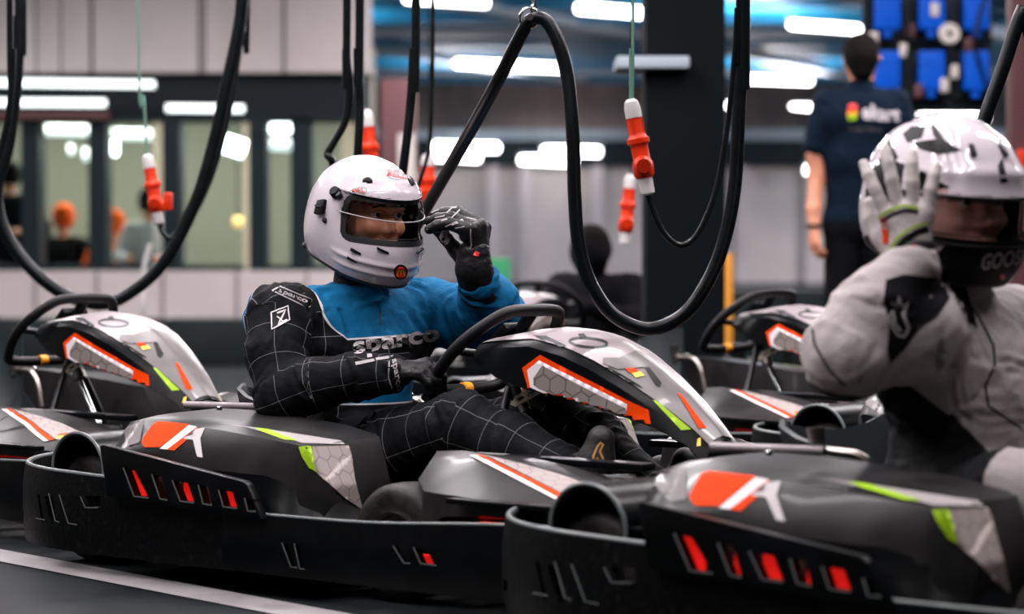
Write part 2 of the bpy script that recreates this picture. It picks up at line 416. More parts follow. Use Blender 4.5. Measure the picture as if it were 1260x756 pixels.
        for (x, ya, za, yb, zb) in ((.10, -.625, .262, -.645, .15), (.25, -.615, .258, -.655, .15), (.33, -.605, .240, -.655, .14), (.38, -.56, .215, -.645, .13), (.42, -.48, .182, -.61, .12), (.44, -.40, .165, -.50, .11)):
            S.append([(x, s*ya, za), (x+.01, s*(ya*.6+yb*.4), za*.5+zb*.5), (x+.02, s*yb, zb), (x+.02, s*yb, zb-.06), (x, s*(ya+.1), .09)])
        loft('pod_skirt', S, M('black_plastic'), K, bev=.003, ang=45)
        # front wheel pod
        S = []
        for (x, P) in ((.595, [(-.35, .15), (-.38, .285), (-.44, .318), (-.50, .262), (-.50, .16)]), (.66, [(-.31, .15), (-.34, .308), (-.43, .322), (-.555, .245), (-.56, .17)]),
                       (.74, [(-.29, .15), (-.32, .308), (-.42, .312), (-.585, .246), (-.585, .2)]), (.85, [(-.27, .15), (-.30, .29), (-.41, .29), (-.60, .243), (-.60, .21)]),
                       (1.0, [(-.25, .15), (-.28, .262), (-.39, .264), (-.60, .236), (-.60, .21)]), (1.15, [(-.22, .14), (-.25, .235), (-.36, .24), (-.56, .222), (-.56, .2)]), (1.27, [(-.2, .13), (-.22, .205), (-.32, .21), (-.46, .2), (-.46, .19)])):
            S.append([(x, s*-abs(y)*-1 if False else s*y, z) for y, z in P])
        fp = loft('front_pod', S, M('pod_grey'), K, bev=.006, ang=35)
        box('fender_lip', (.93, -s*.612, .238), (.30, .028, .012), M('black_plastic'), fp, bev=.004)
        box('tail_lamp', (.86, -s*.52, .178), (.15, .02, .018), M('red_light'), fp, label='red lit strip under the fender')
        box('floor_rail', (.86, -s*.50, .12), (.55, .10, .05), M('black_plastic'), K, bev=.01)
        # tyres
        ft = lathe('front_tyre', [(.062, -.046), (.082, -.052), (.105, -.053), (.118, -.046), (.1245, -.034), (.126, 0), (.1245, .034), (.118, .046), (.105, .053), (.082, .052), (.062, .046), (.062, -.046)], (.56, -s*.49, .128), (0, 1, 0), M('rubber'), K, seg=40, ang=50)
        lathe('wheel_rim', [(0, -.02), (.018, -.02), (.02, -.035), (.03, -.035), (.045, -.022), (.058, -.030), (.060, -.050), (.066, -.055), (.066, -.045), (.062, -.03), (.062, .03), (.066, .055), (.058, .05), (.05, .0), (0, 0)], (.56, -s*.49, .128), (0, s, 0), M('steel'), ft, seg=32)
        rt = lathe('rear_tyre', [(.062, -.08), (.085, -.088), (.108, -.088), (.124, -.078), (.13, -.06), (.132, 0), (.13, .06), (.124, .078), (.108, .088), (.085, .088), (.062, .08), (.062, -.08)], (-.44, -s*.44, .134), (0, 1, 0), M('rubber'), K, seg=40, ang=50)
        lathe('wheel_rim', [(0, -.02), (.03, -.03), (.05, -.03), (.06, -.075), (.066, -.085), (.066, .085), (.05, .05), (0, .04)], (-.44, -s*.44, .134), (0, s, 0), M('dark_metal'), rt, seg=28)
        # rear tyre cover: an arch whose mouth looks outwards
        bm = bmesh.new(); prof = []
        for k in range(13):
            a = math.pi*k/12; prof.append((-.43-.092*math.cos(a), .215+.100*math.sin(a)**.85 if k not in (0, 12) else .17))
        rings = []
        for y in (-.560, -.30):
            for rr in (1,):
                rings.append([bm.verts.new((x, s*y, z)) for x, z in prof])
        for k in range(12): bm.faces.new((rings[0][k], rings[0][k+1], rings[1][k+1], rings[1][k]))
        bmesh.ops.recalc_face_normals(bm, faces=bm.faces); bmesh.ops.solidify(bm, geom=bm.faces[:], thickness=.008)
        wc = bm_obj('wheel_cover', bm, M('black_plastic'), K, ang=40)
        tube('cover_edge', [(x, s*-.560, z) for x, z in prof], .0045, M('rim_highlight'), wc, seg=6, n=2)
        box('cover_foot', (-.315, -s*.44, .235), (.07, .22, .012), M('black_plastic'), wc, bev=.004)
        box('cover_back', (-.43, -s*.31, .2), (.18, .01, .12), M('black_plastic'), wc)
        # battery boxes below the pods, seat stays
        box('battery_box', (0, -s*.44, .16), (.52, .26, .2), M('black_plastic'), K, bev=.012)
        st = tube('seat_stay', [(-.145, -s*.235, .362), (-.155, -s*.235, .372), (-.10, -s*.232, .372), (-.05, -s*.23, .365), (-.02, -s*.23, .33), (0, -s*.23, .26)], .0085, M('steel'), K, n=5)
        lathe('stay_socket', [(0, 0), (.013, 0), (.0155, .01), (.0155, .052), (.017, .055), (.017, .064), (.012, .064), (.011, .05), (0, .05)], (-.143, -s*.235, .352), (-.1, 0, 1), M('steel'), st, seg=18)
        tube('chassis_rail', [(-.35, -s*.29, .372), (-.2, -s*.27, .374), (-.12, -s*.25, .374)], .009, M('panel_white'), K, n=3)
        lathe('pod_bolt', [(0, .006), (.006, .006), (.008, .003), (.008, -.02)], (-.18, -s*.34, .372), (0, 0, 1), M('chrome'), K, seg=12)
        # front axle work
        box('pedal_rail', (.84, -s*.27, .296), (.38, .05, .016), M('black_plastic'), K, bev=.005)
        tube('tie_rod', [(.70, -s*.30, .268), (1.0, -s*.28, .272)], .008, M('chrome'), K, smooth_it=False)
        tube('tie_rod', [(.70, -s*.33, .245), (.98, -s*.30, .245)], .007, M('steel'), K, smooth_it=False)
        tube('stub_axle', [(.52, -s*.43, .128), (.54, -s*.2, .13)], .014, M('dark_metal'), K, smooth_it=False)
        box('sill_panel', (.62, -s*.27, .295), (.16, .07, .012), M('panel_white'), K, bev=.004) if s > 0 else None
    # centre tub
    box('floor_tray', (.25, 0, .06), (1.9, .62, .03), M('black_plastic'), K, bev=.008)
    box('motor_cover', (-.52, 0, .17), (.38, .5, .17), M('black_plastic'), K, bev=.03)
    tube('rear_axle', [(-.44, -.40, .134), (-.44, .40, .134)], .015, M('steel'), K, smooth_it=False)
    fanp = empty
    # seat: a bucket with high wings
    S = []
    for (x, hw, zt, zf) in ((-.27, .18, .43, .40), (-.24, .225, .455, .30), (-.19, .245, .475, .19), (-.125, .255, .475, .14), (-.115, .25, .30, .12), (.0, .235, .22, .105), (.12, .22, .19, .11), (.2, .18, .17, .13)):
        zr_ = zf+(zt-zf)*.72
        S.append([(x, -hw, zr_), (x, -hw*.93, (zr_+zf)/2), (x, -hw*.6, zf), (x, 0, zf-.01), (x, hw*.6, zf), (x, hw*.93, (zt+zf)/2), (x, hw, zt)])
    seat = loft('seat', S, M('seat_shell'), K, closed=False, caps=False, ang=40, solid=.01)
    lathe('seat_bolt', [(0, .008), (.014, .008), (.02, .004), (.022, 0), (.022, -.01)], (-.19, .238, .40), (0, -1, 0), M('steel'), seat, seg=18)
    lathe('seat_bolt', [(0, .008), (.014, .008), (.02, .004), (.022, 0), (.022, -.01)], (-.19, -.238, .34), (0, 1, 0), M('steel'), seat, seg=18)
    # nose panel over the steering column
    st = [(.43, .118, .546, .532, .500), (.52, .145, .562, .540, .462), (.61, .152, .570, .545, .438), (.70, .148, .564, .527, .426), (.775, .138, .538, .497, .410), (.85, .120, .492, .456, .390), (.93, .096, .436, .405, .365), (1.0, .072, .374, .352, .325), (1.035, .064, .338, .320, .285)]
    S = []
    for (x, w, zr, ze, zl) in st:
        S.append([(x, -w-.012, zl), (x, -w, ze-.012), (x, -w+.012, ze), (x, -w*.5, (zr*.65+ze*.35)), (x, 0, zr), (x, w*.5, (zr*.65+ze*.35)), (x, w-.012, ze), (x, w, ze-.012), (x, w+.012, zl)])
    nose = loft('nose_panel', S, M('black_plastic'), K, closed=False, caps=False, ang=30, solid=.008)
    nt = bvh(nose)
    # top skin of the nose: light at the back, grey at the front, 2 mm proud
    def skin(name, i0, i1, m, w0=.93, front=None):
        SS = []
        P = []
        for (x, w, zr, ze, zl) in st: P.append((x, w, zr, ze))
        xs = np.linspace(i0, i1, 14)
        for x in xs:
            w = np.interp(x, [p[0] for p in P], [p[1] for p in P]); zr = np.interp(x, [p[0] for p in P], [p[2] for p in P]); ze = np.interp(x, [p[0] for p in P], [p[3] for p in P])
            w2 = (w-.010)*w0
            SS.append([(x, y, ((zr*.65+ze*.35)+(zr*.35-ze*.35)*(1-abs(y)/(w*.5)) if abs(y) < w*.5 else ze+(zr*.65-ze*.65)*(1-(abs(y)-w*.5)/(w*.5-.012)))+.0035) for y in np.linspace(-w2, w2, 13)])
        return loft(name, SS, m, nose, closed=False, caps=False, ang=60)
    s1 = skin('top_graphic', .435, .80, M('panel_white')); s2 = skin('front_graphic', .80, 1.03, M('panel_grey'))
    tt = bvh(nose, s1, s2)
    # number and marks
    for (poly, mm) in (([(742, 452), (752, 454), (786, 474), (792, 479), (770, 470)], 'black_print'), ([(793, 452), (799, 453), (814, 472), (812, 476), (807, 475)], 'black_print'),
                       ([(803, 493), (808, 494), (850, 529), (838, 530)], 'green_print'), ([(833, 484), (838, 486), (869, 527), (860, 528)], 'orange_print'),
                       ([(769, 454), (780, 453), (786, 458), (775, 460)], 'orange_print'), ([(777, 460), (788, 458), (793, 463), (782, 465)], 'yellow_print'),
                       ([(742, 448), (760, 455), (800, 452), (800, 449), (775, 444), (770, 441), (742, 441)], 'panel_grey')):
        decal('graphic', poly, tt, KB, M(mm), nose)
    # '10': a bar and an oval ring
    decal('number', [(655, 413), (672, 414), (697, 426), (690, 428), (672, 421)], tt, KB, M('dark_metal'), nose, label='dark race number bar')
    ringp = [(724+23*math.cos(a)+0*math.sin(a), 422+5.6*math.sin(a)+4*math.cos(a)*.45) for a in np.linspace(0, 2*math.pi, 33)]
    line_decal('number', ringp, 3.2, tt, KB, M('dark_metal'), nose, label='dark oval race number')
    decal('graphic', [(711, 412), (718, 411), (722, 415), (714, 417)], tt, KB, M('dark_metal'), nose)
    lathe('nose_bolt', [(0, .009), (.008, .008), (.014, .004), (.016, 0), (.016, -.01)], at(822, 497, -.005, KB)+Vector((0, 0, .004)), (.55, 0, .83), M('chrome'), nose, seg=20)
    nose_hex = lambda c: (c.x, c.z)
    decal('graphic', [(665, 437), (693, 452), (742, 477), (772, 493), (798, 505), (803, 534), (797, 536), (770, 523), (722, 508), (693, 493), (662, 481), (655, 476), (650, 478), (643, 453)], nt, KB, M('orange_print'), nose)
    decal('graphic', [(664, 444), (690, 457), (740, 482), (772, 498), (770, 515), (700, 496), (666, 483), (653, 477), (649, 456)], nt, KB, M('white_print'), nose, off=.0042)
    decal('hex_graphic', [(668, 450), (690, 462), (738, 487), (770, 503), (775, 520), (745, 514), (722, 505), (690, 490), (664, 479), (657, 474), (657, 466)], nt, KB, M('hex_dark'), nose, off=.0054, uv=nose_hex)
    # nose tip box
    box('tip_block', (1.02, 0, .285), (.03, .12, .055), M('black_plastic'), nose, bev=.004)
    decal('graphic', [(858, 541), (862, 539), (862, 549), (857, 550)], bvh(nose, K.children[0]) if False else nt, KB, M('yellow_print'), nose)
    # steering
    c = Vector((.40, 0, .517)); up = Vector((.75, 0, .66)).normalized(); sd = Vector((0, 1, 0)); nv = Vector((-.66, 0, .75)).normalized()
    prof = [(-.10, -.155), (.10, -.155), (.145, -.12), (.172, -.03), (.165, .05), (.125, .12), (.075, .148), (-.075, .148), (-.125, .12), (-.165, .05), (-.172, -.03), (-.145, -.12)]
    sw = tube('steering_wheel', [c+sd*a*.93+up*b*.93 for a, b in prof], .0145, M('wheel_grip'), K, seg=12, n=4, closed=True)
    for (a, b) in ((-.15, 0), (.15, 0), (0, .13)):
        tube('spoke', [c+sd*a*.96+up*b*.96, c+sd*a*.2+up*b*.2-nv*.02], .016 if b else .010, M('dark_metal' if not b else 'black_plastic'), sw, smooth_it=False)
    lathe('wheel_hub', [(0, .012), (.03, .012), (.036, .004), (.036, -.02), (.02, -.03), (.018, -.06), (0, -.06)], c-nv*.01, nv, M('black_plastic'), sw)
    box('hub_pad', c+nv*.006+up*.03, (.10, .09, .02), M('black_plastic'), sw, rot=Matrix((up, sd, nv)).transposed(), bev=.006)
    tube('grip_tape', [c-up*.144+sd*.02, c-up*.144+sd*-.005], .0155, M('amber_tape'), sw, smooth_it=False, label='amber tape band')
    tube('steering_column', [c-nv*.03, Vector((.455, 0, .40)), Vector((.54, 0, .27)), Vector((.66, 0, .13))], .0085, M('chrome'), K, smooth_it=False)
    col = tube('column_clamp', [Vector((.425, 0, .462)), Vector((.475, 0, .375))], .016, M('dark_metal'), K, smooth_it=False)
    tube('column_collar', [Vector((.466, 0, .392)), Vector((.478, 0, .372))], .019, M('steel'), col, smooth_it=False)
    for s in (-1, 1): tube('column_support', [(.44, s*.012, .43), (.46, s*.10, .25), (.48, s*.17, .08)], .010, M('dark_metal'), K)
    prm = []
    br = prism('column_bracket', [(.485, .395), (.50, .415), (.60, .455), (.605, .44), (.50, .39)], -.062, -.058, M('cream_metal'), K)
    cut(br, [([(x, -.08, z), (x+.022, -.08, z+.009), (x+.022, -.08, z+.001), (x+.002, -.08, z-.008)], [(x, -.04, z), (x+.022, -.04, z+.009), (x+.022, -.04, z+.001), (x+.002, -.04, z-.008)]) for x, z in ((.505, .410), (.535, .422), (.565, .434))])
    # under-nose tank and front cross member
    loft('under_tank', [[(.56, -.10, .20), (.56, -.10, .33), (.57, .10, .33), (.57, .10, .20)], [(.60, -.12, .18), (.60, -.12, .38), (.60, .12, .38), (.60, .12, .18)], [(.8, -.10, .18), (.80, -.10, .34), (.80, .10, .34), (.80, .10, .18)], [(.98, -.06, .18), (.98, -.06, .28), (.98, .06, .28), (.98, .06, .18)]], M('black_plastic'), K, bev=.012) if False else None
    box('front_cross_member', (1.02, 0, .19), (.06, .5, .15), M('black_plastic'), K, bev=.015)
    for s in (-1, 1):
        tube('pedal', [(.80, s*.15, .10), (.83, s*.15, .20), (.82, s*.15, .25)], .008, M('steel'), K)
    # side pod prints
    pods = [o for o in K.children if o.name.startswith('side_pod')]; fps = [o for o in K.children if o.name.startswith('front_pod')]
    rp = [o for o in pods if min(v.co.y for v in o.data.vertices) < -.3][0]; rf = [o for o in fps if min(v.co.y for v in o.data.vertices) < -.3][0]
    pt = bvh(rp); ftree = bvh(rf)
    made = []
    D = lambda *a, **k: made.append(decal(*a, **k))
    D('graphic', [(176, 540), (190, 521), (196, 519), (233, 523), (232, 527), (197, 551), (178, 551), (175, 545)], pt, KB, M('orange_print'), rp)
    D('graphic', [(233, 524), (243, 526), (206, 554), (197, 553)], pt, KB, M('white_print'), rp, off=.0042)
    D('graphic', [(243, 526), (244, 530), (215, 555), (206, 554)], pt, KB, M('orange_print'), rp)
    D('graphic', [(240, 529), (253, 527), (247, 540), (250, 564), (243, 563), (238, 542), (226, 541), (228, 539), (239, 536)], pt, KB, M('silver_print'), rp, off=.0042)
    D('graphic', [(314, 527), (330, 529), (366, 543), (350, 542), (322, 532)], pt, KB, M('green_print'), rp)
    D('graphic', [(268, 521), (314, 527), (330, 529), (420, 543), (424, 547), (372, 546), (334, 531), (300, 526)], pt, KB, M('silver_print'), rp, off=.0022)
    D('graphic', [(368, 550), (382, 550), (385, 565), (389, 581), (380, 576), (372, 562)], pt, KB, M('green_print'), rp, off=.0042)
    D('hex_graphic', [(383, 550), (428, 549), (432, 560), (436, 590), (446, 628), (425, 614), (400, 592), (389, 581), (385, 565)], pt, KB, M('hex_print'), rp, off=.0042, uv=lambda c: (c.y, c.z))
    D('graphic', [(150, 524), (168, 513), (178, 515), (172, 545), (158, 549)], pt, KB, M('panel_grey'), rp, off=.0026)
    # front pod prints; wheel side of the pod
    D('graphic', [(560, 556), (584, 559), (640, 580), (720, 606), (700, 618), (655, 597), (600, 572)], ftree, KB, M('silver_print'), rf, off=.0022) if False else None
    D('graphic', [(578, 561), (588, 561), (640, 588), (690, 615), (684, 616)], ftree, KB, M('white_print'), rf)
    D('graphic', [(584, 560), (594, 561), (645, 586), (697, 612), (690, 615), (640, 588)], ftree, KB, M('orange_print'), rf)
    D('hex_graphic', [(598, 561), (640, 571), (690, 585), (740, 604), (720, 616), (699, 612), (648, 586)], ftree, KB, M('hex_print'), rf, uv=lambda c: (c.x, c.y))
    D('graphic', [(697, 607), (712, 604), (714, 608), (700, 612)], ftree, KB, M('yellow_print'), rf, off=.0042)
    D('graphic', [(698, 604), (712, 601), (712, 605), (698, 608)], ftree, KB, M('orange_print'), rf, off=.0042)
    lp = [o for o in pods if o is not rp][0]; lf = [o for o in fps if o is not rf][0]
    def mirrored(o, par):
        me = o.data.copy()
        for v in me.vertices: v.co.y = -v.co.y
        me.flip_normals(); c = bpy.data.objects.new(o.name.split('.')[0], me); link(c); c.parent = par
    for o in edge_lines:
        lf_ = [c for c in K.children if c.name.startswith('side_fin')][1]
        mirrored(o, lf_ if o.parent.name.startswith('side_fin') else o.parent)
    for o in made:
        if o: mirrored(o, lp if o.parent is rp else lf)
    nd_ = [o for o in nose.children if o.name.startswith(('graphic', 'hex_graphic')) and min(v.co.y for v in o.data.vertices) < -.05 and max(v.co.y for v in o.data.vertices) < -.04]
    for o in nd_[-3:]: mirrored(o, nose)
    return K
def copy_tree(o, parent=None):
    c = o.copy(); link(c); c.parent = parent
    for ch in o.children: copy_tree(ch, c)
    return c
kart0 = build_kart()
def drop(objs_prefix, root):
    pass
karts = {}
for nm, Mx, lab in (('B', KB, 'black electric go-kart carrying the driver in the blue and black suit'),
                    ('A', KA, 'nearest black go-kart at the lower right, under the driver in the grey suit'),
                    ('C', KC, 'empty black go-kart at the far left with free steering wheel'),
                    ('D', KD, 'empty go-kart behind the grey-suited driver, its wheel and white nose in view'),
                    ('E', KE, 'go-kart mostly hidden behind the grey-suited driver, only its rear corner showing')):
    k = kart0 if nm == 'B' else copy_tree(kart0)
    k.matrix_world = Mx; tag(k, lab, 'go-kart', 'electric go-karts parked side by side'); karts[nm] = k
KF = kart_matrix(.36, 11.2, 120)
k = copy_tree(kart0); k.matrix_world = KF; tag(k, 'blurred dark go-kart parked far behind the steering wheel of the middle kart', 'go-kart', 'electric go-karts parked side by side')
# ---------------------------------------------------------------- the hall
mat('floor_rubber', (.004, .006, .007), .52, spec=.08, nscale=1.4, col2=(.014, .017, .018), thr=(.35, .75), rvar=.15, bump=.10, bscale=140)
mat('line_paint', (.24, .225, .23), .55, nscale=9, col2=(.15, .14, .145), thr=(.45, .8), bump=.1, bscale=90)
mat('concrete_light', (.52, .46, .46), .7, nscale=1.2, col2=(.44, .39, .39), thr=(.4, .7))
mat('concrete_grey', (.56, .50, .48), .8, nscale=.35, col2=(.42, .38, .365), thr=(.4, .65))
mat('brown_band', (.19, .145, .135), .8, nscale=.3, col2=(.05, .045, .045), thr=(.4, .6))
mat('teal_deck', (.0, .15, .30), .5, nscale=.2, col2=(.0, .24, .46), thr=(.4, .7))
mat('beam_grey', (.30, .35, .40), .6)
mat('beam_dark', (.005, .010, .013), .6, spec=.2)
mat('frame_dark', (.004, .012, .015), .5, spec=.2)
mat('room_wall', (.26, .25, .20), .8)
mat('barrier_foam', (.006, .011, .012), .6, spec=.2, nscale=3, col2=(.012, .018, .018))
mat('mauve_paint', (.09, .03, .035), .6)
mat('blue_plastic_glow', (.0, .075, .50), .5, spec=.15, emit=.12)  # faint glow added to the blue; the boxes are not lamps
mat('ivory', (.55, .50, .46), .5)
mat('tube_light', (1, 1, 1), .5, emit=14, ecol=(1, .97, .99))
mat('lamp_dim', (1, 1, 1), .5, emit=2.2, ecol=(.9, 1, .98))
mat('lamp_amber', (1, .6, .2), .5, emit=2.0, ecol=(1, .55, .15))
mat('cee_red', (.62, .030, .003), .42, spec=.25, nscale=25, col2=(.5, .02, .002))
mat('cee_grey', (.50, .47, .47), .5)
mat('green_wire', (.10, .22, .17), .5)
mat('black_fabric', (.004, .006, .007), .95, spec=.1)
mat('green_paint', (.02, .25, .10), .6); mat('yellow_paint', (.75, .30, .02), .6)
def glassmat():
    m = bpy.data.materials.new('window_glass'); m.use_nodes = True; nt = m.node_tree; nt.nodes.remove(nt.nodes['Principled BSDF'])
    g = nd(nt, 'ShaderNodeBsdfGlossy'); g.inputs['Roughness'].default_value = .03
    t = nd(nt, 'ShaderNodeBsdfTransparent'); t.inputs[0].default_value = (.78, .86, .86, 1); mx = nd(nt, 'ShaderNodeMixShader'); mx.inputs[0].default_value = .12
    nt.links.new(t.outputs[0], mx.inputs[1]); nt.links.new(g.outputs[0], mx.inputs[2]); nt.links.new(mx.outputs[0], nt.nodes['Material Output'].inputs[0]); MATS['window_glass'] = m
glassmat()
ST = dict(kind='structure')
box('floor', (6, 30, -.05), (60, 66, .1), M('floor_rubber'), **ST)
q = [atz(-60, 666.3, .0, None), atz(440, 759, 0), atz(330, 768, 0), atz(-60, 681, 0)]
bm = bmesh.new(); a_ = q[0]; 
dirn = (q[1]-q[0]).normalized(); q[1] = q[0]+dirn*3.2; q[2] = q[3]+dirn*3.2; q[0] = q[0]-dirn*3; q[3] = q[3]-dirn*3
t0 = [bm.verts.new((p.x, p.y, .003)) for p in q]; bm.faces.new(t0)
bm_obj('trim_1', bm, M('line_paint'), label='worn white line painted on the floor', **ST)
ceil = box('ceiling', (8, 31, 5.1), (56, 64, .1), M('teal_deck'), **ST)
for i in range(14):                                             # ribs of the roof deck
    box('roof_beam', (8, 26+i*2.6, 5.0), (56, .35, .10), M('beam_grey' if i % 4 == 0 else 'teal_deck'), ceil)
for s in range(5): box('roof_girder', (-6+s*7, 44, 4.93), (.35, 32, .16), M('beam_grey'), ceil, rot=Matrix.Rotation(-.5, 3, 'Z'))
wf = box('wall_far', (14, 60.1, 2.55), (56, .2, 5.1), M('concrete_grey'), **ST)
def wband(y0, y1, Y, x0, x1, m, d=.3, name='wall_band', par=None):
    a = at(x0, y1, Y); b = at(x1, y0, Y)
    return box(name, ((a.x+b.x)/2, Y, (a.z+b.z)/2), (b.x-a.x, d, b.z-a.z), M(m), par)
for (y0, y1, m) in ((96, 160, 'brown_band'), (160, 172, 'beam_grey'), (172, 205, 'beam_dark')): wband(y0, y1, 59.8, 380, 1700, m, par=wf)
for x in (600, 640, 728, 905, 990, 1400): wband(205, 380, 59.8, x, x+14, 'concrete_light', .35, 'wall_pilaster', wf)
box('wall_right', (20, 30, 2.5), (.2, 62, 5), M('concrete_grey'), **ST); box('wall_left', (-9, 30, 2.5), (.2, 62, 5), M('concrete_grey'), **ST)
box('wall_back', (6, -2.6, 2.5), (58, .2, 5), M('beam_dark'), **ST)
# office block with the window band at the left
YW = 20.0
X = lambda px, Y=YW: (px-630)/FPX*Y
Z = lambda py, Y=YW: at(630, py, Y).z
ob = wband(-160, 92, YW, -200, 455, 'concrete_light', .5, 'wall_office'); ob['kind'] = 'structure'
for px in (-60, 118, 250, 352): wband(-160, 93, YW-.02, px, px+1.6, 'beam_dark', .5, 'panel_joint', ob)
wd = wband(333, 425, YW, -200, 455, 'concrete_light', .5, 'wall_dado'); wd['kind'] = 'structure'
for px in (-90, 50, 125, 205, 295, 380): wband(334, 425, YW-.02, px, px+1.6, 'brown_band', .5, 'panel_joint', wd)
wband(92, 150, YW+.1, -200, 440, 'beam_dark', .4, 'header_beam', ob)
wband(137, 147, YW-.2, -60, 135, 'mauve_paint', .1, 'brown_rail', ob)
edges = [-140, -60, -42, 31, 52, 115, 134, 189, 224, 299, 330, 420]
for i in range(0, 12, 2):
    n = i//2+1
    w_ = wband(147, 333, YW, edges[i]-21 if i else -200, edges[i], 'frame_dark', .3, 'window_%d' % n); w_['kind'] = 'structure'
    wband(326, 334, YW-.05, edges[i], edges[i+1], 'frame_dark', .3, 'window_frame', w_)
    wband(147, 151, YW, edges[i], edges[i+1], 'frame_dark', .3, 'window_frame', w_)
    wband(150, 327, YW, edges[i], edges[i+1], 'window_glass', .012, 'pane', w_)
rw = wband(60, 425, 24.5, -260, 460, 'room_wall', .2, 'wall_room'); rw['kind'] = 'structure'
for (a, b, y0, y1, mm) in ((360, 385, 147, 425, 'frame_dark'), (440, 455, 100, 425, 'frame_dark')):
    wband(y0, y1, YW, a, b, mm, .3, 'end_post', ob)
# tubes and lamps
LB = [('long tube light high at the top centre', (500, -3), (598, 3), 4.75, .07), ('bright tube light at the top, crossed by the plug wire', (712, 10), (863, 22), 4.75, .07),
      ('tube light crossed by the inverted V of the black cable', (562, 78), (690, 84), 4.75, .07), ('tube light level with the staff member\'s forehead, higher one', (974, 30), (1056, 36), 4.75, .06),
      ('tube light just left of the staff member\'s neck', (912, 97), (997, 100), 4.7, .06), ('short tube light touching the left shoulder of the staff member', (974, 130), (1012, 134), 4.5, .05),
      ('tube light above the white helmet at the right', (1132, 139), (1215, 145), 4.4, .06),
      ('upper of the two overlapping far lights right of the white helmet', (536, 180), (612, 182), 3.3, .09), ('lower of the two overlapping far lights right of the white helmet', (536, 192), (590, 194), 3.2, .09),
      ('upper far light behind the right strand of the cable loop', (668, 185), (738, 187), 3.3, .09), ('lower far light behind the right strand of the cable loop', (640, 196), (708, 199), 3.1, .09),
      ('small round light right of the hanging thin cable', (896, 130), (900, 130), 4.5, .07), ('small round light left of the staff member\'s arm', (992, 208), (996, 209), 3.0, .09)]
for lab, a, b, z, r in LB:
    P0, P1 = atz(*a, z), atz(*b, z)
    if P0.y > 58.5: P0 = at(*a, 58.5)
    if P1.y > 58.5: P1 = at(*b, 58.5)
    o = tube('tube_light', [P0, P1], r, M('tube_light'), seg=8, smooth_it=False); tag(o, lab, 'light', 'tube lights across the hall')
    for t_ in (.2, .8):
        q_ = P0.lerp(P1, t_); tube('hanger', [q_, Vector((q_.x, q_.y, 5.05))], .008, M('beam_dark'), o, seg=6, smooth_it=False)
    box('light_housing', ((P0+P1)/2+Vector((0, 0, r*1.5))), ((P1-P0).length+.1, r*2.2, r), M('beam_grey'), o, rot=Matrix.Rotation(math.atan2((P1-P0).y, (P1-P0).x), 3, 'Z'))
for lab, a, b, Y, r, mm in (('tube lamp inside the office over the leftmost figure', (52, 160), (112, 161), 23, .05, 'lamp_dim'), ('tube lamp inside the office left of the red plug', (136, 165), (186, 166), 23, .05, 'lamp_dim'),  # lamps behind the panes stand in for tubes reflected in the glass
      ('small round green-white lamp inside the office', (139, 182), (144, 182), 22, .07, 'tube_light'), ('bright lamp inside the office behind the thin cable', (262, 172), (300, 184), 22.5, .08, 'tube_light'),
      ('tube lamp above the helmet driver\'s left, in the dark bay', (330, 156), (385, 157), 21.5, .05, 'tube_light'), ('lower tube lamp left of the white helmet', (332, 178), (362, 179), 22, .05, 'lamp_dim'),
      ('tube lamp along the header of the office windows', (-40, 101), (190, 104), 19.4, .03, 'lamp_dim'), ('lower tube lamp along the window header', (-40, 126), (130, 127), 19.4, .03, 'lamp_dim'),
      ('second header tube lamp, behind the cables', (205, 133), (300, 134), 19.4, .03, 'lamp_dim'), ('dim round lamp inside the office left of the post', (85, 184), (90, 184), 23, .05, 'lamp_dim'),
      ('dim round lamp inside the office right of the post', (103, 190), (108, 190), 23, .06, 'lamp_dim'),
      ('small amber lamp inside the office', (288, 273), (298, 274), 23, .05, 'lamp_amber')):
    o = tube('office_lamp_or_reflection', [at(*a, Y), at(*b, Y)], r, M(mm), seg=8, smooth_it=False); tag(o, lab, 'light', 'lamps of the office'); q_ = (at(*a, Y)+at(*b, Y))/2; tube('hanger', [q_, Vector((q_.x, q_.y, 5.05))], .008, M('beam_dark'), o, seg=6, smooth_it=False)
for (x, y) in ((-4, 42), (4, 42), (12, 46), (6, 54), (-1, 54), (14, 56)):   # added uplights brighten the deck, replacing the upward throw of fixtures
    area((x, y, 4.3), 3, .3, 260, AX, tilt=(math.pi, 0))
l = bpy.data.lights.new('office_light', 'AREA'); l.shape = 'RECTANGLE'; l.size = 5; l.size_y = 1; l.energy = 400; l.color = (1, .93, .8)
o = link(bpy.data.objects.new('office_light', l)); o.location = (X(150, 22.5), 22.4, 2.6)
# low foam barriers
def barrier(lab, x0, x1, Y, y0, y1, n, grp):
    t = empty('track_barrier', (X((x0+x1)/2, Y), Y, 0), label=lab, cat='barrier')
    za, zb = 0, at(630, y0, Y).z
    for i in range(n):
        a = X(x0+(x1-x0)*i/n, Y); b = X(x0+(x1-x0)*(i+1)/n, Y)
        box('barrier_block', ((a+b)/2-t.location.x, 0, zb/2), (b-a-.02, .4, zb), M('barrier_foam'), t, bev=.02)
barrier('low dark foam barrier under the pale office wall at the left', -60, 470, 16.3, 392, 447, 4, '')
barrier('taller dark barrier along the grey wall behind the hanging cable loop', 600, 1330, 15.2, 357, 447, 6, '')
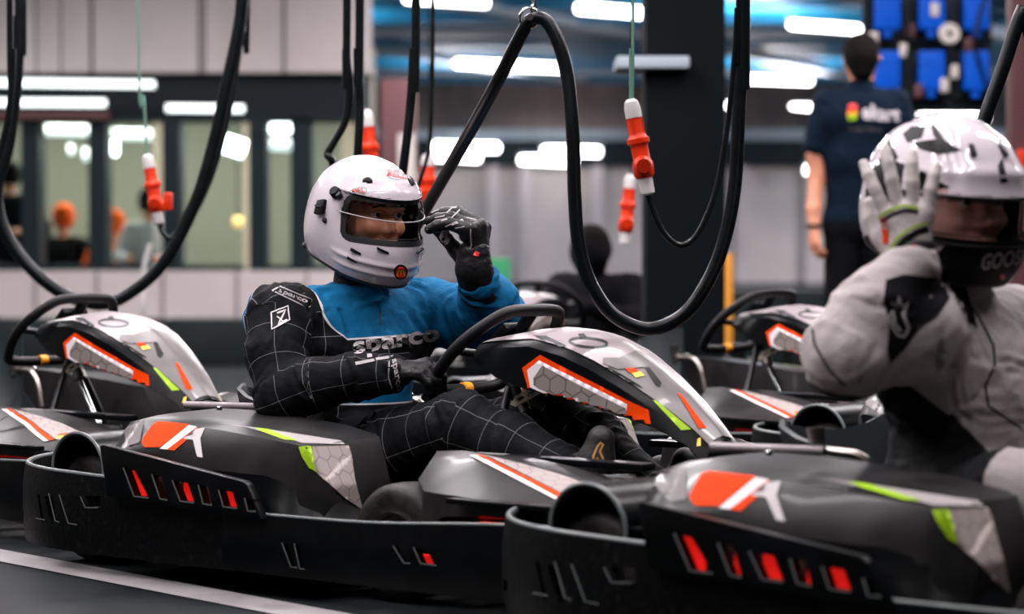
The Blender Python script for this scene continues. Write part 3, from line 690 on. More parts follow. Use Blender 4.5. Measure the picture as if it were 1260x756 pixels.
# pillars and posts
def post(name, lab, cat, x0, x1, Y, m, ztop=5.0, y0=None, y1=None, d=None):
    a, b = X(x0, Y), X(x1, Y); z0 = 0 if y1 is None else at(630, y1, Y).z; z1 = ztop if y0 is None else at(630, y0, Y).z
    o = empty(name, ((a+b)/2, Y, 0), label=lab, cat=cat)
    box('shaft', (0, 0, (z0+z1)/2), (b-a, d or (b-a), z1-z0), M(m), o, bev=.008)
    return o
p_ = post('pillar', 'wide black pillar behind the red plug and the thin cable', 'pillar', 792, 888, 10.2, 'black_fabric')
box('pillar_foot', (0, 0, .15), (.42, .42, .3), M('barrier_foam'), p_, bev=.02)
box('pillar_bracket', (-.14, -.1, at(630, 82, 10.2).z), (.30, .3, .05), M('beam_grey'), p_, bev=.01)
p_ = post('red_column', 'blurred brown-red column rising behind the thin cables above the white helmet', 'column', 470, 512, 17.5, 'mauve_paint', y0=98); 
box('pale_face', (.06, -.13, 1.0), (.12, .02, 1.2), M('ivory'), p_)
p_ = post('red_column', 'dull red column at the right edge behind the slanting cable', 'column', 1240, 1275, 10.5, 'mauve_paint')
box('orange_box', (.0, -.09, at(630, 208, 10.5).z), (.09, .06, .16), M('cee_red'), p_, bev=.01)
post('marker_post', 'small yellow post by the barrier right of the cable loop', 'post', 888, 901, 14.6, 'yellow_paint', y0=312, y1=None, ztop=1)
post('green_post', 'green post behind the driver\'s blue sleeve', 'post', 600, 628, 13.5, 'green_paint', y0=318, ztop=1)
post('storage_box', 'dark box standing behind the far empty kart', 'box', 345, 372, 15.5, 'barrier_foam', y0=350, ztop=1)
# bank of blue units hanging on a rack
YB = 14.0
rk = empty('unit_rack', (X(1141, YB), YB, at(630, 112, YB).z), label='dark hanging rack of blue units and cables at the top right', cat='rack')
rx, rz = rk.location.x, rk.location.z
for px in (1064, 1113, 1167, 1216): box('rack_post', (X(px, YB)-rx, .03, (5-rz)/2-.04), (.03, .03, 5-rz+.1), M('beam_dark'), rk)
for py in (-40, 50, 118): box('rack_rail', (0, .03, at(630, py, YB).z-rz), (.74, .03, .03), M('beam_dark'), rk)
box('rack_panel', (0, .08, .38), (.74, .02, 1.0), M('frame_dark'), rk)
for r, (y0, y1) in enumerate(((-12, 38), (64, 112))):
    for c_, (x0, x1) in enumerate(((1073, 1104), (1126, 1158), (1181, 1212))):
        o = empty('charger_unit', ((X(x0, YB)+X(x1, YB))/2, YB-.06, Z(y1, YB)), label='blue unit in the %s row of the rack, %s' % (('upper', 'lower')[r], ('next to the staff member', 'middle one', 'far right one')[c_]), cat='charger', group='blue units on the rack')
        w_, h_ = X(x1, YB)-X(x0, YB), Z(y0, YB)-Z(y1, YB)
        box('housing', (0, 0, h_/2), (w_, .09, h_), M('blue_plastic_glow'), o, bev=.012)
        box('socket', (0, 0, -.02), (.05, .05, .05), M('blue_plastic_glow'), o, bev=.008)
        box('face_plate', (0, -.047, h_*.72), (w_*.6, .004, h_*.2), M('blue_plastic_glow'), o)
ro = lathe('cable_reel', [(.018, 0), (.055, 0), (.062, .012), (.055, .024), (.018, .024), (.018, 0)], at(1168, 42, YB-.14), (0, -1, .1), M('ivory')); tag(ro, 'ivory ring of cable hung between the blue units', 'reel')
random.seed(5)
for i, (x, y, m) in enumerate(((1075, 48, 'ivory'), (1120, 38, 'mauve_paint'), (1112, 62, 'ivory'), (1150, 12, 'ivory'), (1191, 55, 'mauve_paint'), (1162, 105, 'ivory'), (1174, 88, 'ivory'), (1130, 112, 'mauve_paint'))):
    box('cable_clip', at(x, y, YB-.1)-Vector((rx, YB, rz)), (.05, .04, .08), M(m), rk, bev=.01)
for (x, x2) in ((1107, 1119), (1160, 1172), (1217, 1200)): tube('rack_cable', [at(x, -20, YB-.1)-Vector((rx, YB, rz)), at(x2, 50, YB-.12)-Vector((rx, YB, rz)), at(x, 118, YB-.1)-Vector((rx, YB, rz))], .012, M('cable_rubber'), rk)

# ---------------------------------------------------------------- hanging cables and plugs
def cable(lab, pts, r, m='cable_rubber', name='power_cable', n=8, group=None, start_up=True, cat='cable'):
    """pts: (px, py, Y) along the strand"""
    P = [at(*p) for p in pts]
    if start_up and P[0].z < 4.9: P = [Vector((P[0].x+.02, P[0].y, 5.0))]+P
    return tag(tube(name, P, r, M(m), n=n, seg=12), lab, cat, group)
def plug(lab, a, b, Y, r, grp=None, flap=1):
    A, B = at(*a, Y), at(*b, Y); d = (B-A); L = d.length; d.normalize()
    o = empty('power_plug', A, label=lab, cat='plug', group=grp); O = Vector((0, 0, 0)); k = L
    lathe('gland', [(0, 0), (r*.45, 0), (r*.8, .03*k), (r*.95, .1*k), (r*.95, .2*k), (0, .2*k)], O, d, M('cee_grey'), o, seg=16)
    lathe('plug_body', [(0, .18*k), (r*.86, .18*k), (r*.9, .36*k), (r*1.05, .40*k), (r*1.3, .42*k), (r*1.3, .47*k), (r*1.02, .49*k), (r*.98, .64*k), (r*1.2, .68*k), (r*1.2, .80*k), (r*.9, .84*k), (0, .85*k)], O, d, M('cee_red'), o, seg=22)
    u = Vector((0, -1, 0)); 
    lathe('cover_flap', [(0, .012), (r*.85, .012), (r*1.0, .004), (r*1.0, -r*.8), (0, -r*.8)], O+d*.70*k+u*(r*1.15), u+d*.25, M('cee_red'), o, seg=22)
    lathe('gland', [(0, .83*k), (r*.85, .83*k), (r*.85, 1.0*k), (r*.5, 1.02*k), (0, 1.02*k)], O, d, M('cee_grey'), o, seg=16)
    for k_ in range(4):
        an = k_*math.pi/2+.4; uu, vv = frame_of(d); c = O+(uu*math.cos(an)+vv*math.sin(an))*r*.9
        tube('body_rib', [c+d*.2*k, c+d*.38*k], r*.12, M('cee_red'), o, seg=6, smooth_it=False)
    return A, B
G = 'black charging cables hanging from the ceiling'
YL = 5.45
# the big loop in focus, held by a chain clamp
tag(tube('power_cable', [KB @ Vector((-.46, .12, .24)), KB @ Vector((-.42, .14, .40))]+[at(*p) for p in [(470, 372, 6.6), (498, 305, 6.5), (532, 243, 6.2), (575, 168, 5.8), (615, 95, 5.55), (640, 45, 5.47), (654, 24, 5.45), (672, 26, 5.44), (688, 55, 5.43), (699, 100, 5.42), (705, 170, 5.4), (707, 240, 5.4), (712, 300, 5.4), (727, 350, 5.4), (755, 388, 5.4), (797, 405, 5.4), (838, 390, 5.4), (868, 352, 5.4), (890, 300, 5.4), (904, 230, 5.4), (909, 140, 5.4), (913, 40, 5.4), (915, -60, 5.4), (917, -2000, 5.4)]], .0155, M('cable_rubber'), n=8, seg=14), 'thick black cable in focus, clamped at its peak and sagging in a big loop', 'cable', G)
cl = empty('cable_clamp', at(652, 22, YL), label='small shackle holding the thick cable at its peak', cat='clamp')
tube('ring', [Vector((.022*math.cos(a), -.0, .022*math.sin(a))) for a in np.linspace(0, 2*math.pi, 13)[:-1]], .004, M('chrome'), cl, closed=True, n=2)
lathe('bolt', [(0, -.022), (.008, -.022), (.008, .022), (0, .022)], (0, 0, 0), (0, 1, 0), M('steel'), cl, seg=10)
ch = empty('chain', at(657, 12, YL), label='short steel chain carrying the clamp of the thick cable', cat='chain')
h0 = at(656, 16, YL); z = 0; i = 0
while h0.z+z < 5.0:
    pts = [Vector((.007*math.cos(a)+.0, 0, .0125*math.sin(a))) for a in np.linspace(0, 2*math.pi, 9)[:-1]]
    Rz = Matrix.Rotation(math.pi/2*(i % 2)+.4, 3, 'Z')
    if i == 0: lk = tube('link', [Rz @ p for p in pts], .0028, M('chrome'), ch, closed=True, n=1, seg=6, smooth_it=False); lk0 = lk
    elif i == 1: lk = tube('link', [Rz @ p for p in pts], .0028, M('chrome'), ch, closed=True, n=1, seg=6, smooth_it=False); lk1 = lk
    else: lk = link((lk0 if i % 2 == 0 else lk1).copy()); lk.parent = ch
    lk.location = (0, 0, z); z += .0195; i += 1
# plug 1, thin cable and wire at the pillar
A, B = plug('sharp red power plug hanging on a green wire before the black pillar', (776, 122), (797, 238), 5.2, .0185, 'red power plugs')
tag(tube('hanging_wire', [A, at(776, 60, 5.2), at(779, -20, 5.2), Vector((at(779, -20, 5.2).x, 5.2, 5.0))], .0032, M('green_wire')), 'thin green wire holding the sharp red plug', 'wire')
tag(tube('power_cable', [B, at(803, 258, 5.2), at(817, 287, 5.2), at(837, 302, 5.2), at(858, 288, 5.2), at(880, 238, 5.2), at(893, 170, 5.2), at(902, 90, 5.2), at(907, 10, 5.2), at(909, -80, 5.2), at(910, -2000, 5.2)], .0062, M('cable_rubber'), n=6), 'thin black cable sagging from the sharp red plug', 'cable', G)
# plug 2 at the left, with its loop
A, B = plug('blurred red power plug hanging before the office windows', (181, 190), (196, 275), 8.2, .022, 'red power plugs')
tag(tube('hanging_wire', [A, at(177, 120, 8.2), at(170, 0, 8.2), Vector((at(170, 0, 8.2).x, 8.2, 5.0))], .0045, M('green_wire')), 'thin green wire holding the blurred red plug at the left', 'wire')
box('flap_lug', at(207, 248, 8.1)-A, (.03, .03, .06), M('cee_red'), bpy.data.objects['power_plug.001'], bev=.008)
tag(tube('power_cable', [B, at(200, 287, 8.2), at(212, 292, 8.2), at(240, 262, 8.2), at(265, 205, 8.2), at(284, 130, 8.2), at(298, 40, 8.2), at(306, -40, 8.2), at(306, -1200, 8.2)], .008, M('cable_rubber')), 'thin cable curving up from the blurred red plug', 'cable', G)
cable('thick blurred cable loop at the far left, under the red plug', [(26, -40, 8.0), (24, 20, 8.0), (20, 100, 8), (10, 180, 8), (-4, 230, 8), (2, 275, 8), (30, 322, 8), (75, 360, 8), (125, 374, 8), (165, 357, 8), (205, 318, 8), (240, 250, 8), (262, 180, 8), (280, 100, 8), (296, 20, 8), (300, -60, 8)], .021, group=G)
P_ = bpy.data.objects['power_cable.003']
tag(tube('power_cable', [at(300, -60, 8), at(300, -1200, 8)], .021, M('cable_rubber'), smooth_it=False), 'upper run of the thick blurred cable to the ceiling', 'cable', G)
cable('thin black cable at the very left edge', [(12, -20, 7.4), (16, 60, 7.4), (12, 130, 7.4), (2, 180, 7.4), (-14, 230, 7.4)], .010, group=G)
cable('left one of the pair of black cables hanging above the white helmet', [(427, -20, 7.2), (426, 60, 7.2), (430, 110, 7.2), (424, 150, 7.2), (404, 188, 7.2), (409, 200, 7.2), (425, 260, 7.3)], .012, group=G)
cable('right one of the pair of black cables hanging above the white helmet', [(443, -20, 7.2), (440, 60, 7.2), (443, 130, 7.2), (440, 200, 7.2), (440, 280, 7.3)], .013, group=G)
cable('black cable hanging just right of the pair, behind the helmet crown', [(512, -20, 7), (509, 60, 7), (505, 130, 7), (496, 210, 7), (485, 300, 7.1)], .013, group=G)
cable('thin black cable hooking behind the glove and the helmet', [(533, -20, 7.6), (532, 80, 7.6), (530, 160, 7.6), (524, 200, 7.6), (510, 240, 7.6)], .006, group=G)
cable('black cable slanting behind the helmet at the right edge', [(1290, -60, 6.0), (1258, 12, 6.0), (1232, 90, 6.0), (1205, 165, 6.0), (1195, 210, 6.0)], .018, group=G)
plug('blurred red plug peeping over the top of the white helmet', (450, 135), (462, 240), 8.6, .026, 'red power plugs')
tag(tube('hanging_wire', [at(449, 137, 8.6), at(446, 40, 8.6), Vector((at(446, 40, 8.6).x, 8.6, 5.0))], .004, M('green_wire')), 'thin wire above the red plug over the helmet', 'wire')
plug('far blurred red and white plug left of the black pillar', (776, 215), (768, 300), 9.3, .025, 'red power plugs')
tag(tube('hanging_wire', [at(776, 217, 9.3), at(777, 120, 9.3), Vector((at(777, 120, 9.3).x, 9.3, 5.0))], .004, M('cable_rubber')), 'wire of the far red and white plug', 'wire')
plug('very blurred orange plug beside the driver\'s raised glove', (527, 190), (524, 262), 9.5, .03, 'red power plugs')
tag(tube('hanging_wire', [at(527, 192, 9.5), at(528, 100, 9.5), Vector((at(528, 100, 9.5).x, 9.5, 5.0))], .004, M('cable_rubber')), 'wire of the very blurred orange plug', 'wire')
tag(tube('power_cable', [at(185, 300, 11), at(176, 340, 11), at(176, 400, 11), atz(176, 505, 0)+Vector((0, 0, .013))], .012, M('cee_grey')), 'pale cable end standing behind the far left steering wheel', 'cable')
# ---------------------------------------------------------------- people: bodies grown as one implicit surface, meshed with surface nets
def V3(*a): return np.array(a, float)
def cone(a, b, ra, rb, k=.02, flat=None, tag=0, sub=False, grp=0):
    return dict(a=V3(*a), b=V3(*b), ra=ra, rb=rb, k=k, flat=flat, tag=tag, sub=sub, grp=grp)
def chain(P, R, **k):
    return [cone(P[i], P[i+1], R[i], R[i+1], **k) for i in range(len(P)-1)]
def prim_d(p, P):
    a, b = p['a'], p['b']
    if p['flat'] is not None:
        n = V3(*p['flat'][0]); n /= np.linalg.norm(n); f = p['flat'][1]; c = (a+b)/2
        P = P+((P-c)@n)[..., None]*n*(f-1); a = a+((a-c)@n)*n*(f-1); b = b+((b-c)@n)*n*(f-1)
    ab = b-a; L2 = max(ab@ab, 1e-9); t = np.clip(((P-a)@ab)/L2, 0, 1)
    d = np.linalg.norm(P-a-t[..., None]*ab, axis=-1)-(p['ra']+(p['rb']-p['ra'])*t)
    return d, t*math.sqrt(L2)
def sdf_mesh(prims, h, smooth=1):
    lo = np.min([np.minimum(p['a'], p['b'])-max(p['ra'], p['rb']) for p in prims if not p['sub']], 0)-3*h
    hi = np.max([np.maximum(p['a'], p['b'])+max(p['ra'], p['rb']) for p in prims if not p['sub']], 0)+3*h
    n = np.ceil((hi-lo)/h).astype(int)+1; F = np.full(tuple(n), .08)
    for p in prims:
        m = max(p['ra'], p['rb'])+p['k']+3*h
        i0 = np.maximum(np.floor((np.minimum(p['a'], p['b'])-m-lo)/h).astype(int), 0); i1 = np.minimum(np.ceil((np.maximum(p['a'], p['b'])+m-lo)/h).astype(int)+1, n)
        if (i1 <= i0).any(): continue
        ax = [lo[j]+h*np.arange(i0[j], i1[j]) for j in range(3)]
        G = np.stack(np.meshgrid(*ax, indexing='ij'), -1); d, _ = prim_d(p, G); k = p['k']
        S = F[i0[0]:i1[0], i0[1]:i1[1], i0[2]:i1[2]]
        if p['sub']:
            t = np.clip(.5-.5*(S+d)/k, 0, 1); S[...] = S*(1-t)-d*t+k*t*(1-t)
        else:
            t = np.clip(.5+.5*(S-d)/k, 0, 1); S[...] = S*(1-t)+d*t-k*t*(1-t)
    ins = F < 0
    # surface nets
    cn = np.array(F.shape)-1; cnt = np.zeros(cn); acc = np.zeros((*cn, 3))
    sl = lambda o, ax_: tuple(slice(o[j], o[j]+cn[j]) for j in range(3))
    for ax_ in range(3):
        for o1 in (0, 1):
            for o2 in (0, 1):
                o = [0, 0, 0]; oth = [j for j in range(3) if j != ax_]; o[oth[0]] = o1; o[oth[1]] = o2; e = list(o); e[ax_] = 1
                A = F[sl(o, 0)]; B = F[sl(e, 0)]; c = (A < 0) != (B < 0)
                t = np.where(c, A/(A-B+1e-12), 0)
                cnt += c
                for j in range(3): acc[..., j] += np.where(c, (o[j]+(t if j == ax_ else 0)), 0)
    act = cnt > 0; idx = np.full(cn, -1); idx[act] = np.arange(act.sum())
    base = np.stack(np.nonzero(act), -1); V = lo+h*(base+acc[act]/cnt[act][:, None])
    faces = []
    for ax_ in range(3):
        oth = [(ax_+1) % 3, (ax_+2) % 3]
        A = ins[tuple(slice(0, -1) if j == ax_ else slice(1, -1) for j in range(3))]; B = ins[tuple(slice(1, None) if j == ax_ else slice(1, -1) for j in range(3))]
        for flip, msk in ((False, A & ~B), (True, ~A & B)):
            I = np.stack(np.nonzero(msk), -1)
            if not len(I): continue
            for j in oth: I[:, j] += 1
            q = []
            for (u, v) in ((0, 0), (-1, 0), (-1, -1), (0, -1)):
                J = I.copy(); J[:, oth[0]] += u; J[:, oth[1]] += v; q.append(idx[J[:, 0], J[:, 1], J[:, 2]])
            q = np.stack(q, -1); faces.append(q[:, ::-1] if flip else q)
    Fc = np.concatenate(faces); Fc = Fc[(Fc >= 0).all(1)]
    for _ in range(smooth):
        S = np.zeros_like(V); C = np.zeros(len(V))
        for a in range(4):
            for b in ((a+1) % 4,):
                np.add.at(S, Fc[:, a], V[Fc[:, b]]); np.add.at(C, Fc[:, a], 1); np.add.at(S, Fc[:, b], V[Fc[:, a]]); np.add.at(C, Fc[:, b], 1)
        V = V*.5+.5*S/np.maximum(C, 1)[:, None]
    return V, Fc
def vnormals(V, F):
    n = np.cross(V[F[:, 2]]-V[F[:, 0]], V[F[:, 3]]-V[F[:, 1]]); N = np.zeros_like(V)
    for a in range(4): np.add.at(N, F[:, a], n)
    return N/np.maximum(np.linalg.norm(N, axis=1), 1e-12)[:, None]
def limb_coords(V, prims):
    """nearest primitive, distance along its chain, distance round it, and its own t"""
    best = np.full(len(V), 9.); U = np.zeros(len(V)); W = np.zeros(len(V)); G = np.zeros(len(V), int); T = np.zeros(len(V)); off = {}
    for p in prims:
        if p['sub']: continue
        d, u = prim_d(p, V); ab = p['b']-p['a']; L = np.linalg.norm(ab)
        o = off.get(p['grp'], 0); off[p['grp']] = o+L
        ax = ab/max(L, 1e-6); ref = V3(0, -1, 0) if abs(ax[1]) < .8 else V3(0, 0, 1); e1 = ref-ax*(ref@ax); e1 /= np.linalg.norm(e1); e2 = np.cross(ax, e1)
        R = V-p['a']; ang = np.arctan2(R@e2, R@e1); m = d < best
        best[m] = d[m]; U[m] = (o+R@ax)[m]; W[m] = (ang*.07)[m]; G[m] = p['grp']; T[m] = (u/max(L, 1e-6))[m]
    return U, W, G, T
def folds(V, N, U, T, amp, seed=0, sc=34):
    D = np.empty(len(V))
    for i, (v, u) in enumerate(zip(V.tolist(), U.tolist())):
        a = mnoise.noise((v[0]*9+seed, v[1]*9, v[2]*9+u*6)); b = mnoise.noise((v[0]*7+5+a*1.2, v[1]*7+seed+a, v[2]*7+u*sc+a*2.0))
        c = mnoise.noise((v[0]*38, v[1]*38+seed, v[2]*38+u*20))
        D[i] = (1-abs(b)*2.4)*1.0+c*.35
    J = np.clip(np.abs(T-.5)*2.4-.25, .25, 1)
    return V+N*((D-.4)*amp*J)[:, None]
def sdf_obj(name, prims, h, m, parent, amp=0, zone=None, smooth=1, seed=0, sc=34, attrs=True, **k):
    V, F = sdf_mesh(prims, h, smooth); 
    U, W, G, T = limb_coords(V, prims)
    if amp: V = folds(V, vnormals(V, F), U, T, amp, seed, sc)
    me = bpy.data.meshes.new(name); me.vertices.add(len(V)); me.vertices.foreach_set('co', V.ravel())
    me.loops.add(F.size); me.loops.foreach_set('vertex_index', F.ravel().astype(np.int32)); me.polygons.add(len(F))
    me.polygons.foreach_set('loop_start', np.arange(0, F.size, 4, dtype=np.int32)); me.update(calc_edges=True); me.validate()
    me.polygons.foreach_set('use_smooth', [True]*len(me.polygons))
    if attrs:
        for nm, arr in (('qu', U), ('qv', W)): me.attributes.new(nm, 'FLOAT', 'POINT').data.foreach_set('value', arr)
        if zone is not None: me.attributes.new('zone', 'FLOAT', 'POINT').data.foreach_set('value', zone(V, G, U, T))
    me.materials.append(m); o = bpy.data.objects.new(name, me); link(o); o.parent = parent
    return tag(o, **k)
def suitmat(name, c0, c1, line=None, lw=.016, grid=.075, seam=(.6, .6, .6), rough=.75, sheen=.0, gz=True, seamw=.0022, spec=.3):
    """c0 where zone<0, c1 where zone>0, a pale piping on the seam and quilt stitching on c0"""
    m = mat(name, c0, rough, spec=spec, bump=.55, bscale=24, sheen=sheen); nt = m.node_tree; b = nt.nodes['Principled BSDF']
    at_ = lambda n: nd(nt, 'ShaderNodeAttribute', attribute_name=n).outputs['Fac']
    def mm(op, a, bb=None):
        n = nd(nt, 'ShaderNodeMath', operation=op)
        for i, x in enumerate((a, bb)):
            if x is None: continue
            if isinstance(x, (int, float)): n.inputs[i].default_value = x
            else: nt.links.new(x, n.inputs[i])
        return n.outputs[0]
    def mix(f, a, bb):
        n = nd(nt, 'ShaderNodeMix', data_type='RGBA'); nt.links.new(f, n.inputs[0])
        for i, x in ((6, a), (7, bb)):
            if isinstance(x, tuple): n.inputs[i].default_value = (*x, 1)
            else: nt.links.new(x, n.inputs[i])
        return n.outputs[2]
    z = at_('zone'); base = c0
    if line:
        g = []
        for q in ('qu', 'qv'):
            f = mm('ABSOLUTE', mm('SUBTRACT', mm('FRACT', mm('DIVIDE', mm('ADD', at_(q), 10), grid)), .5)); g.append(mm('LESS_THAN', f, lw))
        base = mix(mm('MAXIMUM', *g), c0, line)
    col = mix(mm('GREATER_THAN', z, 0), base, c1)
    if seam: col = mix(mm('LESS_THAN', mm('ABSOLUTE', z), seamw), col, seam)
    nt.links.new(col, b.inputs['Base Color']); return m
mat('skin', (.78, .35, .22), .5, nscale=30, col2=(.68, .27, .16)); mat('hair', (.005, .0035, .003), .8, spec=.1, bump=.3, bscale=300)
mat('skin_brightened', (.95, .50, .40), .5); mat('eye_white', (.6, .58, .55), .2); mat('iris', (.03, .015, .008), .15)  # first skin is lightened to brighten a dim face inside a helmet
mat('glove_black', (.005, .005, .006), .42, spec=.3, bump=.25, bscale=90); mat('glove_pale', (.42, .375, .37), .6, bump=.2, bscale=90)
mat('helmet_white', (.56, .505, .54), .13, coat=.7); mat('liner_black', (.006, .006, .007), .8)
mat('gasket', (.015, .015, .016), .45); mat('gaiter', (.022, .018, .016), .9, bump=.3, bscale=120)
mat('shoe_black', (.012, .012, .012), .6, bump=.2, bscale=100); mat('navy_cloth', (.003, .009, .020), .85, spec=.1, bump=.15, bscale=60); mat('black_cloth', (.004, .004, .005), .9, spec=.1)
mat('grey_cloth', (.40, .37, .37), .8, bump=.2, bscale=60); mat('orange_cloth', (.85, .12, .01), .8, spec=.1); mat('white_cloth', (.6, .6, .58), .8)
def visormat():
    m = bpy.data.materials.new('visor_clear'); m.use_nodes = True; nt = m.node_tree; nt.nodes.remove(nt.nodes['Principled BSDF'])
    g = nd(nt, 'ShaderNodeBsdfGlossy'); g.inputs['Roughness'].default_value = .02; g.inputs['Color'].default_value = (.8, .8, .8, 1)
    t = nd(nt, 'ShaderNodeBsdfTransparent'); t.inputs[0].default_value = (.97, .95, .95, 1); mx = nd(nt, 'ShaderNodeMixShader')
    fr = nd(nt, 'ShaderNodeFresnel'); fr.inputs[0].default_value = 1.5
    nt.links.new(fr.outputs[0], mx.inputs[0])
    nt.links.new(t.outputs[0], mx.inputs[1]); nt.links.new(g.outputs[0], mx.inputs[2]); nt.links.new(mx.outputs[0], nt.nodes['Material Output'].inputs[0]); MATS['visor_clear'] = m
visormat()

# ---- helmet: a radial surface r(direction) with an eye port; head axes x forward, y left, z up
def helm_F(P):
    def ell(c, r):
        q = (P-V3(*c))/V3(*r); return (np.linalg.norm(q, axis=-1)-1)*min(r)
    def smin(a, b, k): t = np.clip(.5+.5*(a-b)/k, 0, 1); return a*(1-t)+b*t-k*t*(1-t)
    d = ell((-.012, 0, .025), (.158, .128, .148))
    d = smin(d, ell((.045, 0, -.065), (.120, .104, .100)), .05)
    d = smin(d, ell((-.06, 0, -.03), (.105, .108, .10)), .04)
    return d
def helm_surf(az, el):
    D = np.stack([np.cos(el)*np.cos(az), np.cos(el)*np.sin(az), np.sin(el)], -1); a = np.zeros(az.shape)+.03; b = np.zeros(az.shape)+.3
    for _ in range(26):
        m = (a+b)/2; f = helm_F(D*m[..., None]) < 0; a = np.where(f, m, a); b = np.where(f, b, m)
    return D*((a+b)/2)[..., None]
def build_helmet(kind, head_M, parent, spec):
    """head_M: head axes to the parent's axes"""
    H = empty('helmet'); H.parent = parent; H.matrix_local = head_M
    na, ne = 288, 150
    AZ, EL = np.meshgrid(np.linspace(-math.pi, math.pi, na+1)[:-1], np.linspace(-1.35, math.pi/2-.004, ne), indexing='ij'); P = helm_surf(AZ, EL)
    # chin ridges and crown crease
    N = P/np.linalg.norm(P, axis=-1)[..., None]; x, y, z = P[..., 0], P[..., 1], P[..., 2]
    if kind == 'road':
        r = np.exp(-((z+.066+.25*(x-.08))/.006)**2)+np.exp(-((z+.090+.25*(x-.08))/.006)**2); r *= (x > .02)*np.clip((x-.02)/.04, 0, 1)
        P = P+N*(r*.004)[..., None]
        r = np.exp(-((z-.085)/.012)**2)*np.clip((x-.02)/.06, 0, 1); P = P+N*(r*.002)[..., None]
    else:
        r = np.exp(-(((np.abs(y)-.05-.10*x)/.010)**2))*np.clip((z-.03)/.05, 0, 1); P = P-N*(r*.008)[..., None]
        r = np.clip((x-.05)/.05, 0, 1)*np.exp(-((z-.062)/.016)**2); P = P+N*(r*.006)[..., None]
    x, y, z = P[..., 0], P[..., 1], P[..., 2]
    zt, zb, xp = spec['port']
    rr = .022
    dz = np.abs(z-(zt+zb)/2+.10*(x-.10))-(zt-zb)/2+rr; dx = (xp-x)+rr
    port = np.hypot(np.maximum(dz, 0), np.maximum(dx, 0))+np.minimum(np.maximum(dz, dx), 0)-rr      # <0 inside
    bot = z-(-.100-.30*x)                                                                        # <0 below the edge
    keep = (port > 0) & (bot > 0)
    def patch(msk, off, m, name, par, mats=None, mif=None, scale=1):
        Q = P+N*off; idx = np.full(msk.shape, -1); F = []
        fm = msk & np.roll(msk, -1, 0); fm = fm[:, :-1] & fm[:, 1:]
        I, J = np.nonzero(fm); I2 = (I+1) % na; ids = lambda i, j: i*ne+j
        Fq = np.stack([ids(I, J), ids(I2, J), ids(I2, J+1), ids(I, J+1)], -1); u = np.unique(Fq); mp = np.full(na*ne, -1); mp[u] = np.arange(len(u))
        V = Q.reshape(-1, 3)[u]; Fq = mp[Fq]
        mi = None
        if mif is not None: c = V[Fq].mean(1); mi = mif(c)
        return mk(name, V, Fq.tolist(), m, par, True, mats=mats, mi=mi)
    shell = patch(keep, 0, M('helmet_white'), 'shell', H, mats=spec.get('mats'), mif=spec.get('mif'))
    bm = bmesh.new(); bm.from_mesh(shell.data); bmesh.ops.solidify(bm, geom=bm.faces[:], thickness=-.006) if False else None; bm.free()
    patch(keep, -.012, M('liner_black'), 'liner', H)
    patch((port > -.0135) & (port < .0035) & (bot > 0), .0012, M('gasket'), 'eyeport_gasket', H)
    patch((port > -.016) & (port < -.011), -.008, M('gasket'), 'eyeport_gasket', H)
    patch((bot > -.003) & (bot < .009), .0015, M('gasket'), 'edge_trim', H)
    # neck roll closing the bottom
    pts = []
    for a in np.linspace(0, 2*math.pi, 25)[:-1]: pts.append((-.02+.085*math.cos(a), .075*math.sin(a), -.100-.30*(-.02+.085*math.cos(a))+.014))
    tube('neck_roll', pts, .020, M('liner_black'), H, closed=True, n=2, seg=10)
    # visor and its strip
    v0, v1 = spec['visor']; va = spec['vaz']
    zz = z+.10*(x-.10)+ spec.get('tilt', 0)*(x-.1)
    vis = patch((np.abs(AZ) < va) & (zz > v0) & (zz < v1) & (x > 0), .0085, M('visor_clear'), 'visor', H)
    if spec.get('strip'):
        s0, s1 = spec['strip']; stp = patch((np.abs(AZ) < va+.02) & (zz > s0) & (zz < s1) & (x > 0), .0095, M('helmet_white'), 'visor_strip', H, mats=[M('helmet_white')]) 
    row = lambda zq, amax, off, n=40: [Vector(p) for p in _contour(zq, amax, off, n)]
    def _contour(zq, amax, off, n):
        out = []
        for a in np.linspace(-amax, amax, n):
            e0, e1 = -.9, .9
            for _ in range(24):
                m = (e0+e1)/2; p = helm_surf(np.array([a]), np.array([m]))[0]
                if p[2]+.10*(p[0]-.10)+spec.get('tilt', 0)*(p[0]-.1) < zq: e0 = m
                else: e1 = m
            out.append(p+p/np.linalg.norm(p)*off)
        return out
    tube('visor_edge', row(v0, va, .009), .0016, M(spec.get('edge', 'silver_print')), vis, seg=6, smooth_it=False)
    if spec.get('strip'): tube('strip_edge', row(spec['strip'][0], va, .010), .0014, M('silver_print'), vis, seg=6, smooth_it=False)
